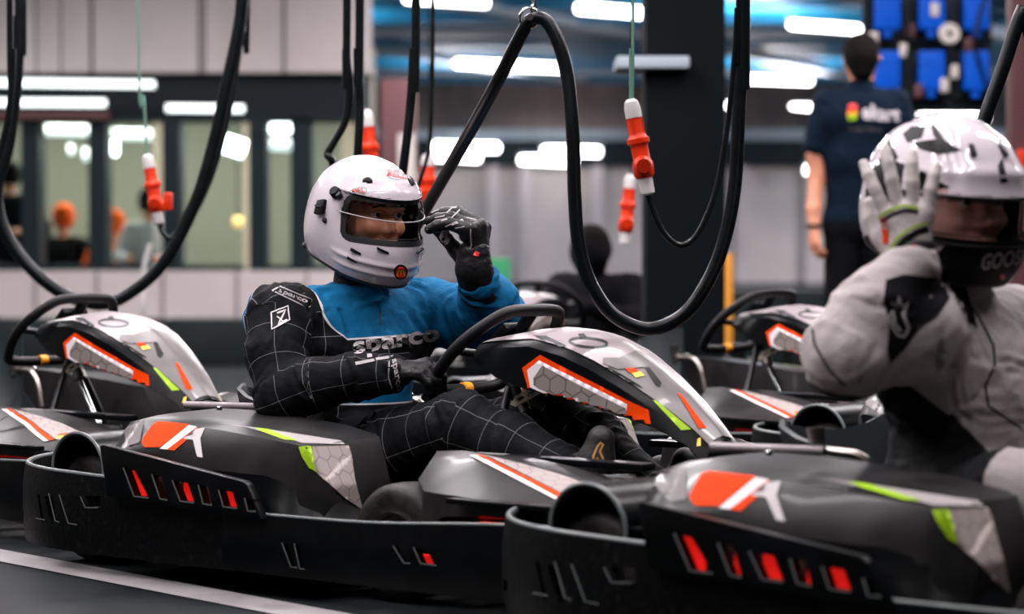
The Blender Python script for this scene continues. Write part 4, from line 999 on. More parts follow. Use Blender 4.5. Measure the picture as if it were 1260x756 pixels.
    for s in (1, -1):
        def onsurf(az, zq, off=0):
            e0, e1 = -1.2, 1.2
            for _ in range(24):
                m = (e0+e1)/2; p = helm_surf(np.array([az]), np.array([m]))[0]
                if p[2] < zq: e0 = m
                else: e1 = m
            d = p/np.linalg.norm(p); return Vector(p+d*off), Vector(d)
        if kind == 'road':
            # pivot arm, two screws, side clip
            p, d = onsurf(s*1.28, .080); lathe('visor_pivot', [(0, .016), (.011, .016), (.0135, .012), (.0145, 0)], p, d, M('black_print'), H, seg=20)
            p, d = onsurf(s*1.18, .074); lathe('pivot_screw', [(0, .014), (.006, .014), (.008, .010), (.0085, 0)], p, d, M('dark_metal'), H, seg=16)
            p, d = onsurf(s*1.62, .044, .003); R = Matrix((Vector((-d.y, d.x, 0)).normalized(), d.cross(Vector((-d.y, d.x, 0)).normalized()), d)).transposed()
            c_ = box('side_clip', p, (.034, .036, .012), M('black_print'), H, rot=R @ Matrix.Rotation(.15, 3, 'Z'), bev=.003)
            box('clip_bar', p+d*.007, (.030, .004, .004), M('dark_metal'), c_, rot=R)
            p, d = onsurf(s*1.49, .014); lathe('clip_stud', [(0, .006), (.005, .006), (.007, .002), (.007, 0)], p, d, M('dark_metal'), H, seg=14)
            p, d = onsurf(s*.62, .114, .0); lathe('top_vent', [(0, .006), (.007, .006), (.012, .002), (.013, -.002)], p, d, M('black_print'), H, seg=16)
            for (a, zq, ln) in ((.34, -.046, .030), (.76, -.052, .028), (.82, -.072, .028)):
                p, d = onsurf(s*a, zq, .001); t_ = Vector((-d.y, d.x, 0)).normalized()*s; u_ = d.cross(t_)
                R = Matrix(((t_*.93+Vector((0, 0, .35))).normalized(), d.cross((t_*.93+Vector((0, 0, .35))).normalized()), d)).transposed()
                box('chin_vent', p, (ln, .0045, .009), M('black_print'), H, rot=R, bev=.001)
            p, d = onsurf(s*2.75, -.055, .004); lathe('rear_knob', [(0, .014), (.008, .014), (.009, 0)], p, d, M('chrome'), H, seg=14)
        else:
            for (a, zq, w_, h_, rz) in ((.25, .104, .010, .026, 0),):
                p, d = onsurf(s*a, zq, .001); t_ = Vector((-d.y, d.x, 0)).normalized(); R = Matrix((t_, d.cross(t_), d)).transposed() @ Matrix.Rotation(rz*s, 3, 'Z')
                box('top_vent', p, (w_, h_, .007), M('black_print'), H, rot=R, bev=.002)
            p, d = onsurf(s*1.25, .030); lathe('visor_pivot', [(0, .012), (.012, .012), (.016, .006), (.017, 0)], p, d, M('black_print'), H, seg=20)
    # the face inside
    FZ = spec.get('face', (0, 0)); fx, fz = FZ
    Hd = sdf_obj('head', [cone((-.02, 0, .02), (-.02, 0, .03), .088, .088, .02), cone((.02, 0, -.04), (.03, 0, -.06), .062, .05, .03), cone((.068, 0, .034), (.060, 0, .034), .024, .024, .02, flat=((0, 1, 0), .45)),
                       cone((.077, 0, .018), (.096, 0, -.022), .0065, .0095, .009), cone((.088, .009, -.026), (.088, -.009, -.026), .0065, .0065, .006),
                       cone((.064, .036, -.02), (.064, -.036, -.02), .018, .018, .02), cone((.081, -.036, .013), (.078, -.026, .013), .013, .011, .010, sub=True), cone((.081, .036, .013), (.078, .026, .013), .013, .011, .010, sub=True),
                       cone((.078, .022, -.062), (.078, -.022, -.062), .010, .010, .006)], .0032, M(spec.get('skin', 'skin')), H, smooth=2)
    Hd.location = (fx, 0, fz)
    for s in (1, -1):
        ey = lathe('eye', [(0, .0125)]+[(.0125*math.sin(a), .0125*math.cos(a)) for a in np.linspace(.2, 2.9, 9)]+[(0, -.0125)], (.066, s*.031, .012), (1, -.12, 0), M('eye_white'), Hd, seg=18, ang=180)
        lathe('iris', [(0, .0130), (.0055, .0126), (.006, .011)], (.066, s*.031, .012), (1, -.12, 0), M('iris'), ey, seg=16)
        tube('eyelid', [Vector((.0715+.006*math.sin(t), s*.031+.0145*math.cos(t)*1, .0145+.0065*math.sin(t))) for t in np.linspace(0, math.pi, 8)], .0024, M('skin'), Hd, seg=6, n=1)
        tube('eyebrow', [(.086, s*.014, .031), (.086, s*.030, .036), (.074, s*.048, .031)], .0036, M('hair'), Hd, seg=6, n=4)
    return H, shell, vis
def hand_prims(W, X, Zb, left, curl, spread=.0, thumb=None, s=1.0, r=.0105, pinch=0, k=.0045):
    """W wrist, X towards the fingers, Zb back of the hand"""
    X = Vector(X).normalized(); Z = Vector(Zb); Z = (Z-X*Z.dot(X)).normalized(); Y = X.cross(Z) if left else Z.cross(X); W = Vector(W)
    L = lambda x, y, z: W+(X*x+Y*y+Z*z)*s
    P = [cone(L(0, 0, 0), L(.03, 0, 0), .027*s, .030*s, .012, flat=(tuple(Z), 1.35)), cone(L(.03, .004, 0), L(.075, .026, 0), .022*s, .016*s, .014, flat=(tuple(Z), 1.25)),
         cone(L(.03, -.004, 0), L(.072, -.026, 0), .022*s, .016*s, .014, flat=(tuple(Z), 1.25)), cone(L(.04, 0, 0), L(.078, 0, .001), .022*s, .018*s, .014, flat=(tuple(Z), 1.2))]
    for i, (y, l) in enumerate(((.030, .92), (.010, 1.0), (-.011, .95), (-.030, .78))):
        c = curl[i] if isinstance(curl[0], (tuple, list)) else curl
        p = (.084-.006*abs(i-1), y); a = 0; pos = L(p[0], p[1], 0); pts = [L(.06, y*.85, 0), pos]; dy = (1.5-i)*spread
        for ln, ca in zip((.043, .028, .022), c):
            a += math.radians(ca); d = (X*math.cos(a)-Z*math.sin(a)+Y*dy).normalized(); pos = pos+d*ln*l*s; pts.append(pos)
        P += chain([tuple(q) for q in pts], [r*1.1*s, r*1.12*s, r*s, r*.95*s, r*.80*s], k=k, grp=20+i)
    t = thumb or ((.02, .030, -.006), (.045, .052, -.016), (.072, .058, -.026), (.092, .050, -.034))
    P += chain([tuple(L(*q)) for q in t], [.017*s, .0145*s, .012*s, .0105*s], k=.008, grp=25)
    return P
# ---------------------------------------------------------------- driver in the middle kart
suitmat('suit_blue_black', (.0045, .005, .006), (.004, .105, .24), line=(.14, .145, .15), lw=.008, grid=.078, seam=(.55, .55, .56), spec=.10)
DB = empty('person', label='driver in a blue and black racing suit, white helmet, raised black glove at the visor', cat='person'); DB.matrix_world = KB
shR, elR, wrR = (-.115, -.205, .585), (-.02, -.285, .405), (.235, -.185, .462)
shL, elL, wrL = (.0, .205, .595), (.195, .235, .575), (.278, .055, .702)
knR, anR, knL, anL = (.43, -.17, .350), (.725, -.15, .262), (.455, .13, .355), (.76, .115, .20)
body = [cone((-.01, -.085, .225), (-.01, .085, .225), .115, .115, .04, grp=1), cone((-.035, 0, .25), (-.045, 0, .45), .128, .135, .05, flat=((1, -.3, 0), 1.15), grp=1),
        cone((-.085, -.105, .53), (-.035, .115, .53), .098, .098, .05, grp=1), cone((-.10, -.15, .59), (-.015, .16, .595), .070, .070, .05, grp=1),
        cone((-.05, 0, .60), (-.04, -.005, .640), .078, .066, .03, grp=2)]
body += chain([(-.10, -.17, .59), shR, (-.075, -.25, .50), elR], [.066, .076, .070, .062], k=.03, grp=3)
body += chain([elR, (.06, -.265, .435), (.16, -.22, .455), wrR], [.064, .060, .052, .043], k=.03, grp=4)
body += chain([(-.02, .17, .60), shL, (.10, .225, .58), elL], [.070, .078, .078, .072], k=.03, grp=5)
body += chain([elL, (.24, .15, .62), (.272, .088, .660)], [.074, .068, .054], k=.03, grp=6)
body += chain([(.02, -.09, .225), (.2, -.135, .285), knR], [.100, .088, .074], k=.04, grp=7)+chain([knR, (.56, -.155, .31), anR], [.074, .068, .052], k=.03, grp=8)
body += chain([(.02, .09, .225), (.2, .125, .285), knL], [.100, .088, .074], k=.04, grp=9)+chain([knL, (.59, .12, .30), anL], [.074, .068, .052], k=.03, grp=10)
def zoneB(V, G, U, T):
    x, y, z = V.T
    torso = z-(.535+.04*(x+.05)+.03*y); low = .006+np.minimum(.425-z, z-.385)
    plane = (y+.150)*.9+(z-.62)*.5-.02*np.sin(z*30); rear = -(x+.150)+.10*(y+.2)
    z1 = np.minimum(torso, np.maximum(plane, rear)); z1 = np.where(np.isin(G, (5, 6)), .05, z1); z1 = np.where((G == 4) | (G >= 7), -.05, z1)
    z1 = np.where((G == 3) & (z < .50), -.05, z1)
    z1 = np.where((G == 1) & (z < .47), np.maximum(z1, low), z1)
    return z1
suit = sdf_obj('race_suit', body, .0062, M('suit_blue_black'), DB, amp=.0085, zone=zoneB, seed=3, sc=30)
# neck gaiter and head
sdf_obj('neck_gaiter', [cone((-.045, 0, .655), (-.02, 0, .74), .064, .072, .02)], .006, M('gaiter'), DB, amp=.003)
HM = Matrix.Translation((-.018, -.004, .806)) @ Matrix.Rotation(math.radians(-12), 4, 'Z') @ Matrix.Rotation(math.radians(5), 4, 'Y')
spec = dict(port=(.078, -.028, .062), visor=(.030, .112), vaz=1.16, strip=(.076, .104), tilt=.08, face=(.018, .022))
HB, shellB, visB = build_helmet('road', HM, DB, spec)
# raised left glove
cam_dir = Vector((.636, -.772, 0)); img_r = Vector((.772, .636, 0))
gl = hand_prims(wrL, Vector((0, 0, 1))*.96+img_r*.10+cam_dir*.05, img_r*.90+cam_dir*.40+Vector((0, 0, .1)), True, [(66, 30, 12), (70, 28, 12), (74, 28, 10), (78, 30, 10)], spread=.10, r=.0118,
                thumb=((.012, .010, -.014), (.030, .014, -.036), (.050, .010, -.058), (.066, .004, -.078)), s=1.30)
for p in gl:
    if p['grp'] != 0: p['a'] = p['a']-V3(.010, .008, -.002); p['b'] = p['b']-V3(.010, .008, -.002)
gL = sdf_obj('glove', gl, .0028, M('glove_black'), DB, amp=.0008, label='raised black glove pinching the visor')
sdf_obj('glove_cuff', chain([(.268, .088, .655), tuple(Vector(wrL)+Vector((.002, -.004, .0))), tuple(Vector(wrL)+Vector((.004, -.006, .034)))], [.050, .043, .040], k=.01), .004, M('glove_black'), DB, amp=.002)
# right glove closed on the steering wheel rim
gR = sdf_obj('glove', hand_prims(wrR, (.95, .28, .18), (-.15, -.45, .85), False, [(50, 60, 35)]*4, s=1.02,
             thumb=((.02, .028, -.006), (.05, .046, -.018), (.075, .040, -.034), (.09, .026, -.04))), .0032, M('glove_black'), DB, amp=.0008, label='black glove holding the steering wheel')
sdf_obj('glove_cuff', [cone(tuple(Vector(wrR)+Vector((-.045, -.012, -.006))), tuple(Vector(wrR)+Vector((.012, .004, .002))), .047, .036, .01)], .004, M('glove_black'), DB, amp=.002)
for s, an in ((-1, anR), (1, anL)):
    an = Vector(an)
    sh = sdf_obj('shoe', chain([tuple(an+Vector((.0, 0, .0))), tuple(an+Vector((.035, 0, -.07))), tuple(an+Vector((.055, 0, -.055)))], [.047, .040, .036], k=.02)+chain([tuple(an+Vector((.04, 0, -.07))), tuple(an+Vector((.075, 0, .02))), tuple(an+Vector((.088, 0, .075)))], [.036, .036, .030], k=.03), .005, M('shoe_black'), DB)
    if s < 0:
        t_ = bvh(sh); ring = [(733, 577), (729, 566), (733, 553), (738, 550), (741, 556), (737, 566), (741, 574)]
        line_decal('emblem', [(731, 571), (730, 562), (735, 550), (739, 545), (742, 547), (738, 556), (742, 565), (739, 568), (734, 564)], 2.6, t_, KB, M('gold_print'), sh, label='gold emblem on the shoe')
# prints on the suit
ts = bvh(suit)
text_decal('chest_lettering', 'sparco', [(434, 421), (540, 404), (543, 426), (436, 443)], ts, KB, M('silver_print'), suit, bold=.03, label='large grey lettering across the chest')
decal('chest_bar', [(437, 446), (460, 442), (461, 445), (438, 450)], ts, KB, M('silver_print'), suit)
decal('chest_bar', [(462, 441), (484, 438), (478, 442), (463, 444)], ts, KB, M('silver_print'), suit)
E_ = [(334, 361), (347, 354), (384, 369), (382, 377), (370, 376)]
decal('epaulet', [(335, 358), (345, 353), (384, 369), (381, 378), (372, 376)], ts, KB, M('black_print'), suit, off=.002)
line_decal('epaulet_edge', [(335, 358), (345, 353), (384, 369), (381, 378), (372, 376), (335, 358)], 1.4, ts, KB, M('silver_print'), suit, off=.0028)
text_decal('epaulet_lettering', 'sparco', [(344, 356), (379, 370), (377, 375), (341, 361)], ts, KB, M('silver_print'), suit, bold=.03, off=.003)
decal('arm_patch', [(334, 385), (354, 377), (356, 394), (335, 406)], ts, KB, M('black_print'), suit)
line_decal('patch_edge', [(334, 385), (354, 377), (356, 394), (335, 406), (334, 385)], 1.5, ts, KB, M('white_print'), suit, off=.0055)
line_decal('patch_mark', [(341, 386), (351, 382), (342, 400), (353, 394)], 2.2, ts, KB, M('white_print'), suit, off=.0055)
line_decal('patch_mark', [(341, 390), (349, 397)], 1.6, ts, KB, M('white_print'), suit, off=.0055)
text_decal('patch_lettering', 'OMAR', [(336.5, 389), (340, 387.5), (340, 401), (336.5, 403)], ts, KB, M('white_print'), suit, off=.0055) if False else None
text_decal('cuff_lettering', 'sparco', [(487, 441), (494, 480), (487, 484), (480, 444)], ts, KB, M('silver_print'), suit, bold=.02, label='small lettering down the cuff')
line_decal('cuff_stripe', [(479, 444), (478, 465), (484, 484)], 1.6, ts, KB, M('silver_print'), suit)
line_decal('collar_zip', [(463, 366), (468, 384), (468, 400)], 1.4, ts, KB, M('dark_metal'), suit)
# glove piping
tg = bvh(gL)
for pts in ([(531, 262), (540, 258), (548, 253), (558, 252)], [(535, 268), (546, 266), (556, 256), (568, 254)], [(543, 272), (556, 268), (566, 258), (578, 256)], [(548, 279), (562, 273), (575, 268), (586, 271)],
            [(523, 276), (528, 288), (537, 300), (547, 312)], [(579, 276), (579, 290), (580, 302), (576, 312)], [(556, 277), (570, 272), (571, 279), (560, 281)]):
    line_decal('piping', pts, 1.3, tg, KB, M('silver_print'), gL)
decal('thumb_patch', [(544, 284), (555, 282), (556, 292), (552, 300), (545, 303), (538, 297)], tg, KB, M('silver_print'), gL, off=.0015)
decal('tab', [(585, 309), (590, 311), (588, 316), (582, 314)], bvh(*[o for o in DB.children if o.name.startswith('glove_cuff')]), KB, M('red_print'), gL)
# helmet prints
sB = bvh_world = None
bpy.context.view_layer.update()
def bvh_in(objs, root):
    V = []; F = []
    for o in objs:
        T_ = root.matrix_world.inverted() @ o.matrix_world; n = len(V); V += [T_ @ v.co for v in o.data.vertices]; F += [tuple(i+n for i in p.vertices) for p in o.data.polygons]
    return BVHTree.FromPolygons(V, F)
strip = [o for o in HB.children if o.name.startswith('visor_strip')][0]
th = bvh_in([shellB, strip], HB)
KBH = HB.matrix_world.copy()
def ellipse(cx, cy, a, b, rot=0, n=28):
    c, s = math.cos(rot), math.sin(rot); return [(cx+a*math.cos(t)*c-b*math.sin(t)*s, cy+a*math.cos(t)*s+b*math.sin(t)*c) for t in np.linspace(0, 2*math.pi, n+1)[:-1]]
def oval_logo(cx, cy, a, b, rot, quad, tree, Mx, par, txt='BELL', tcol='red_print'):
    e = ellipse(cx, cy, a, b, rot); decal('logo', e, tree, Mx, M('white_print'), par, step=5, off=.0008)
    line_decal('logo_rim', e+[e[0]], 1.1, tree, Mx, M('silver_print'), par, off=.0016)
    text_decal('logo_lettering', txt, quad, tree, Mx, M(tcol), par, bold=.035, step=4, off=.003)
oval_logo(487, 213.5, 13, 7, .12, [(476.5, 208.5), (500, 212), (500, 220.5), (476.5, 216.5)], th, KBH, shellB)
oval_logo(441, 235.5, 10.5, 4.8, -.16, [(433, 234), (448, 231), (449, 237), (433, 240)], th, KBH, strip)
decal('sticker', ellipse(493, 335, 8.6, 9.3), th, KBH, M('black_print'), shellB, step=4, off=.0008)
decal('sticker', ellipse(493, 335.5, 6.6, 7.0), th, KBH, M('red_print'), shellB, step=4, off=.0014)
line_decal('sticker_arches', [(488.5, 340), (489.3, 334.5), (491, 332), (492.3, 334), (493, 338), (493.7, 334), (495.2, 332), (496.8, 334.5), (497.4, 340)], 1.5, th, KBH, M('yellow_print'), shellB, off=.002, label='golden arches on a red round sticker')
# ---------------------------------------------------------------- driver in the nearest kart
suitmat('suit_grey_black', (.003, .004, .005), (.33, .295, .295), seam=(.02, .02, .02), rough=.75, spec=.15)
DA = empty('person', label='driver in a pale grey suit with one gloved hand on the white and black helmet', cat='person'); DA.matrix_world = KA
shR2, elR2, wrR2 = (.05, -.20, .60), (-.005, -.340, .560), (.058, -.225, .722)
knR2, anR2, knL2, anL2 = (.43, -.16, .350), (.745, -.135, .215), (.455, .13, .355), (.76, .115, .20)
bodyA = [cone((.0, -.085, .235), (.0, .085, .235), .120, .120, .04, grp=1), cone((.02, 0, .26), (.02, 0, .45), .145, .145, .05, flat=((1, 0, 0), 1.1), grp=1),
        cone((.01, -.11, .53), (.01, .12, .53), .105, .105, .05, grp=1), cone((.01, -.15, .595), (.01, .16, .595), .072, .072, .05, grp=1), cone((.0, 0, .60), (.0, 0, .68), .08, .07, .03, grp=2)]
bodyA += chain([(.015, -.16, .60), shR2, (.01, -.28, .585), elR2], [.075, .080, .082, .076], k=.035, grp=3)
bodyA += chain([elR2, (.02, -.30, .64), wrR2], [.074, .066, .048], k=.03, grp=4)
bodyA += chain([(.02, .17, .60), (.02, .21, .59), (.10, .30, .44)], [.07, .075, .062], k=.03, grp=5)+chain([(.10, .30, .44), (.28, .20, .42)], [.062, .045], k=.03, grp=6)
bodyA += chain([(.02, -.09, .235), (.2, -.135, .285), knR2], [.105, .092, .078], k=.04, grp=7)+chain([knR2, (.56, -.155, .31), anR2], [.076, .068, .052], k=.03, grp=8)
bodyA += chain([(.02, .09, .235), (.2, .125, .285), knL2], [.105, .092, .078], k=.04, grp=9)+chain([knL2, (.59, .12, .30), anL2], [.076, .068, .052], k=.03, grp=10)
def zoneA(V, G, U, T):
    x, y, z = V.T
    side = (x-(.04+.70*(.504-z)))                   # black flank, with the arm shadow painted in, behind this slanting line
    side = np.where(z > .52, .05, side); side = np.where((G == 1), side, .05)
    side = np.where((G == 1) & (y > 0), .05, side)
    fore = np.where(G == 4, np.where((U > .035) & (U < .145), -.006+np.abs((U-.09))*.0+np.clip(-(x+.0)*.0, 0, 0), .03), .05)
    pan = np.abs(U-.088)-.052; side = np.where(G == 4, .05, side)
    side = np.where(G >= 7, np.minimum(x-.20, z-.22), side)
    under = (z-.520)+.25*(x+.12); side = np.where(G == 3, under, side)
    return side
suitA = sdf_obj('race_suit', bodyA, .0065, M('suit_grey_black'), DA, amp=.008, zone=zoneA, seed=9, sc=22)
sdf_obj('neck_gaiter', [cone((.0, 0, .66), (.01, 0, .76), .066, .078, .02)], .006, M('black_cloth'), DA, amp=.003)
HMA = Matrix.Translation((-.014, .0, .828)) @ Matrix.Rotation(math.radians(-24), 4, 'Z') @ Matrix.Rotation(math.radians(3), 4, 'Y') @ Matrix.Diagonal((1.08, 1.12, 1.04, 1))
def mifA(c):
    a = np.abs(np.arctan2(c[:, 1], c[:, 0])); side = (a > .93) & (a < 2.05) & (c[:, 2] < .085-.03*np.abs(a-1.5))
    chin = c[:, 2] < -.052+.2*np.clip(.07-c[:, 0], 0, .1)-.25*np.clip(.02-c[:, 0], 0, 1)
    return (side | chin).astype(np.int32)
specA = dict(port=(.032, -.058, .045), visor=(-.055, .040), vaz=1.15, strip=(.026, .064), tilt=0, mats=[M('helmet_white'), M('black_print')], mif=mifA, face=(.032, .0), skin='skin_brightened', edge='black_print')
HA, shellA, visA = build_helmet('rally', HMA, DA, specA)
bpy.context.view_layer.update()
thA = bvh_in([shellA]+[o for o in HA.children if o.name.startswith('visor_strip')], HA); KAH = HA.matrix_world.copy()
text_decal('strip_lettering', 'BELL', [(1149, 233), (1168, 234), (1168, 240), (1149, 239)], thA, KAH, M('red_print'), shellA, bold=.03, step=5, off=.0025)
text_decal('chin_lettering', 'GOOSE', [(1210, 313), (1266, 305), (1262, 325), (1206, 333)], thA, KAH, M('silver_print'), shellA, bold=.02, step=6, off=.0025, label='pale lettering on the black chin')
decal('chin_patch', [(1148, 277), (1176, 288), (1156, 309), (1146, 303)], thA, KAH, M('helmet_white'), shellA, off=.001)
for q_ in ([(1113, 165), (1122, 158), (1137, 158), (1133, 168), (1118, 173)], [(1125, 177), (1152, 174), (1180, 184), (1155, 188), (1135, 183)], [(1083, 198), (1094, 178), (1104, 194), (1092, 210)],
           [(1128, 208), (1146, 220), (1166, 229), (1148, 231), (1131, 232)], [(1228, 206), (1233, 199), (1239, 221), (1231, 222)], [(1146, 156), (1152, 159), (1162, 172), (1178, 181), (1160, 177), (1150, 168)]):
    cxm, cym = sum(p[0] for p in q_)/len(q_), sum(p[1] for p in q_)/len(q_)
    decal('helmet_vent', [(cxm+(p[0]-cxm)*1.15, cym+(p[1]-cym)*1.35) for p in q_], thA, KAH, M('black_print'), shellA, off=.002)
decal('chin_dot', ellipse(1233, 341, 3, 3, n=10), thA, KAH, M('red_print'), shellA, off=.002)
# right glove, open on the side of the helmet
camA = Vector((.670, -.742, 0)); imA = Vector((.742, .670, 0)); up = Vector((0, 0, 1))
gA = hand_prims(wrR2, up*.97-imA*.16+camA*.06, camA*.95-imA*.30, False, [(6, 14, 12), (4, 12, 12), (4, 14, 12), (8, 16, 14)], spread=.20, s=1.22, r=.0098,
                thumb=((.02, .028, -.004), (.045, .045, -.012), (.072, .055, -.022), (.095, .056, -.03)), k=.0035)
gloveA = sdf_obj('glove', gA, .0034, M('glove_pale'), DA, amp=.0010, label='pale glove with orange and green marks')
cuffA = sdf_obj('glove_cuff', [cone(tuple(Vector(wrR2)-up*.045-camA*.01), tuple(Vector(wrR2)+up*.018), .050, .040, .01)], .0045, M('glove_black'), DA, amp=.002)
tgA = bvh(gloveA, cuffA)
for mm_, w_, pts in (('green_print', 2.6, [(1081, 268), (1095, 258), (1112, 253), (1130, 256)]), ('black_print', 4, [(1084, 273), (1098, 264), (1113, 259), (1130, 261)]), ('orange_print', 7, [(1086, 268), (1089, 284), (1090, 300)]),
                     ('green_print', 2.6, [(1094, 309), (1106, 291), (1124, 279), (1141, 275)]), ('black_print', 8, [(1100, 312), (1112, 296), (1128, 286), (1142, 282)]), ('orange_print', 6, [(1122, 303), (1134, 316), (1148, 333)])):
    line_decal('glove_mark', pts, w_, tgA, KA, M(mm_), gloveA, off=.002)
sdf_obj('glove', hand_prims((.28, .20, .42), (.9, -.2, -.3), (0, .3, .9), True, (40, 50, 30)), .005, M('glove_pale'), DA)
for s, an in ((-1, anR2), (1, anL2)):
    an = Vector(an); sdf_obj('shoe', chain([tuple(an), tuple(an+Vector((.035, 0, -.07))), tuple(an+Vector((.055, 0, -.055)))], [.047, .040, .036], k=.02)+chain([tuple(an+Vector((.04, 0, -.07))), tuple(an+Vector((.075, 0, .02))), tuple(an+Vector((.088, 0, .075)))], [.036, .036, .030], k=.03), .006, M('shoe_black'), DA)
tsA = bvh(suitA)
decal('sleeve_panel', [(1090, 345), (1112, 338), (1160, 343), (1168, 368), (1152, 390), (1132, 403), (1112, 430), (1095, 447), (1091, 430), (1094, 400), (1087, 370)], tsA, KA, M('black_cloth'), suitA)
decal('hanging_strap', [(1166, 345), (1186, 345), (1196, 380), (1202, 405), (1190, 395), (1176, 370)], tsA, KA, M('black_cloth'), suitA)
line_decal('sleeve_emblem', [(1096, 372), (1103, 378), (1105, 366), (1109, 378), (1117, 373), (1110, 387), (1117, 404), (1112, 414), (1104, 413), (1097, 402), (1093, 390), (1098, 384), (1100, 398), (1108, 408)], 3.4, tsA, KA, M('silver_print'), suitA, off=.005, label='pale star emblem on the black sleeve panel')
line_decal('piping', [(1005, 372), (998, 395), (1003, 425), (1020, 455), (1040, 475)], 3, tsA, KA, M('black_print'), suitA)
line_decal('piping', [(1190, 370), (1205, 392), (1222, 425), (1224, 450), (1212, 475), (1216, 500), (1260, 530)], 3, tsA, KA, M('black_print'), suitA)

# ---------------------------------------------------------------- staff member, seen from behind
YS = 11.9; SX = (1060-630)/FPX*YS
PS = empty('person', (SX, YS, 0), label='standing staff member from behind, navy tee with white lettering, dark hair', cat='person')
sk = [cone((-.005, .02, 1.69), (-.005, .0, 1.72), .085, .088, .02), cone((0, .0, 1.50), (0, .02, 1.65), .062, .058, .03), cone((-.085, .01, 1.69), (-.09, .01, 1.70), .012, .014, .008, flat=((1, 0, 0), 1.6)), cone((.085, .01, 1.69), (.09, .01, 1.70), .012, .014, .008, flat=((1, 0, 0), 1.6)),
      cone((0, .02, 1.0), (0, .02, 1.46), .05, .05, .03)]
for s in (-1, 1):
    sk += chain([(s*.19, .02, 1.46), (s*.225, .02, 1.25), (s*.215, .03, 1.12), (s*.235, .0, .96), (s*.235, -.02, .86)], [.055, .048, .042, .036, .028], k=.02)
    sk += hand_prims((s*.235, -.02, .86), (0, -.12, -1), (s*.9, -.5, 0), s < 0, (25, 35, 25), r=.009, k=.006)
sk += [cone((-.1, .02, .95), (.1, .02, .95), .065, .065, .04)]+chain([(-.09, .02, .9), (-.1, .03, .5), (-.1, .0, .1)], [.08, .06, .045], k=.02)+chain([(.09, .02, .9), (.1, .03, .5), (.1, .0, .1)], [.08, .06, .045], k=.02)
sdf_obj('body', sk, .008, M('skin'), PS, amp=0, attrs=False)
sdf_obj('hair', [cone((-.005, -.005, 1.705), (-.005, .0, 1.735), .089, .092, .02), cone((-.005, -.03, 1.64), (-.005, -.03, 1.70), .06, .075, .02)], .007, M('hair'), PS, attrs=False)
shirt = sdf_obj('tee_shirt', [cone((-.09, .02, .90), (.09, .02, .90), .105, .105, .05), cone((-.08, .02, 1.2), (.08, .02, 1.2), .115, .115, .06), cone((-.11, .02, 1.40), (.11, .02, 1.40), .115, .115, .05), cone((-.16, .02, 1.49), (.16, .02, 1.49), .055, .055, .04),
              cone((0, .01, 1.5), (0, .01, 1.56), .08, .068, .03), cone((-.05, .02, .92), (-.06, .02, 1.42), .12, .13, .03, flat=((0, 1, 0), 1.15)), cone((.05, .02, .92), (.06, .02, 1.42), .12, .13, .03, flat=((0, 1, 0), 1.15)), *chain([(-.17, .02, 1.48), (-.222, .02, 1.27)], [.07, .068], k=.03), *chain([(.17, .02, 1.48), (.222, .02, 1.27)], [.07, .068], k=.03)], .009, M('navy_cloth'), PS, amp=.006, attrs=False)
sdf_obj('trousers', [cone((-.08, .02, .88), (.08, .02, .88), .11, .11, .04), *chain([(-.085, .02, .88), (-.10, .03, .5), (-.1, .0, .08)], [.098, .08, .07], k=.02), *chain([(.085, .02, .88), (.10, .03, .5), (.1, .0, .08)], [.098, .08, .07], k=.02)], .010, M('black_cloth'), PS, amp=.006, attrs=False)
for s in (-1, 1): sdf_obj('shoe', [cone((s*.1, -.03, .045), (s*.11, .16, .035), .045, .038, .02)], .008, M('black_cloth'), PS, attrs=False)
tube('wrist_watch', [Vector((-.235+.036*math.cos(a), -.015+.036*math.sin(a), .875)) for a in np.linspace(0, 2*math.pi, 15)[:-1]], .009, M('black_print'), PS, closed=True, n=1, seg=8)
KS = PS.matrix_world.copy(); bpy.context.view_layer.update(); KS = PS.matrix_world.copy(); tsh = bvh(shirt)
text_decal('lettering', 'ekart', [(1061, 127), (1107, 133), (1107, 150), (1061, 147)], tsh, KS, M('white_print'), shirt, bold=.03, off=.004)
for i, (c, y0, y1) in enumerate((('red_print', 129, 135), ('orange_print', 134, 139), ('yellow_print', 138, 143), ('green_print', 142, 148))):
    decal('flame_mark', [(1042+abs(y0-138)*.2, y0+1), (1048, y0-1), (1055, y0), (1054, y1), (1043, y1)], tsh, KS, M(c), shirt, off=.005+.0006*i)
text_decal('small_lettering', 'ELECTRIC', [(1044, 155), (1086, 158), (1086, 163), (1044, 160)], tsh, KS, M('panel_grey'), shirt, off=.004)
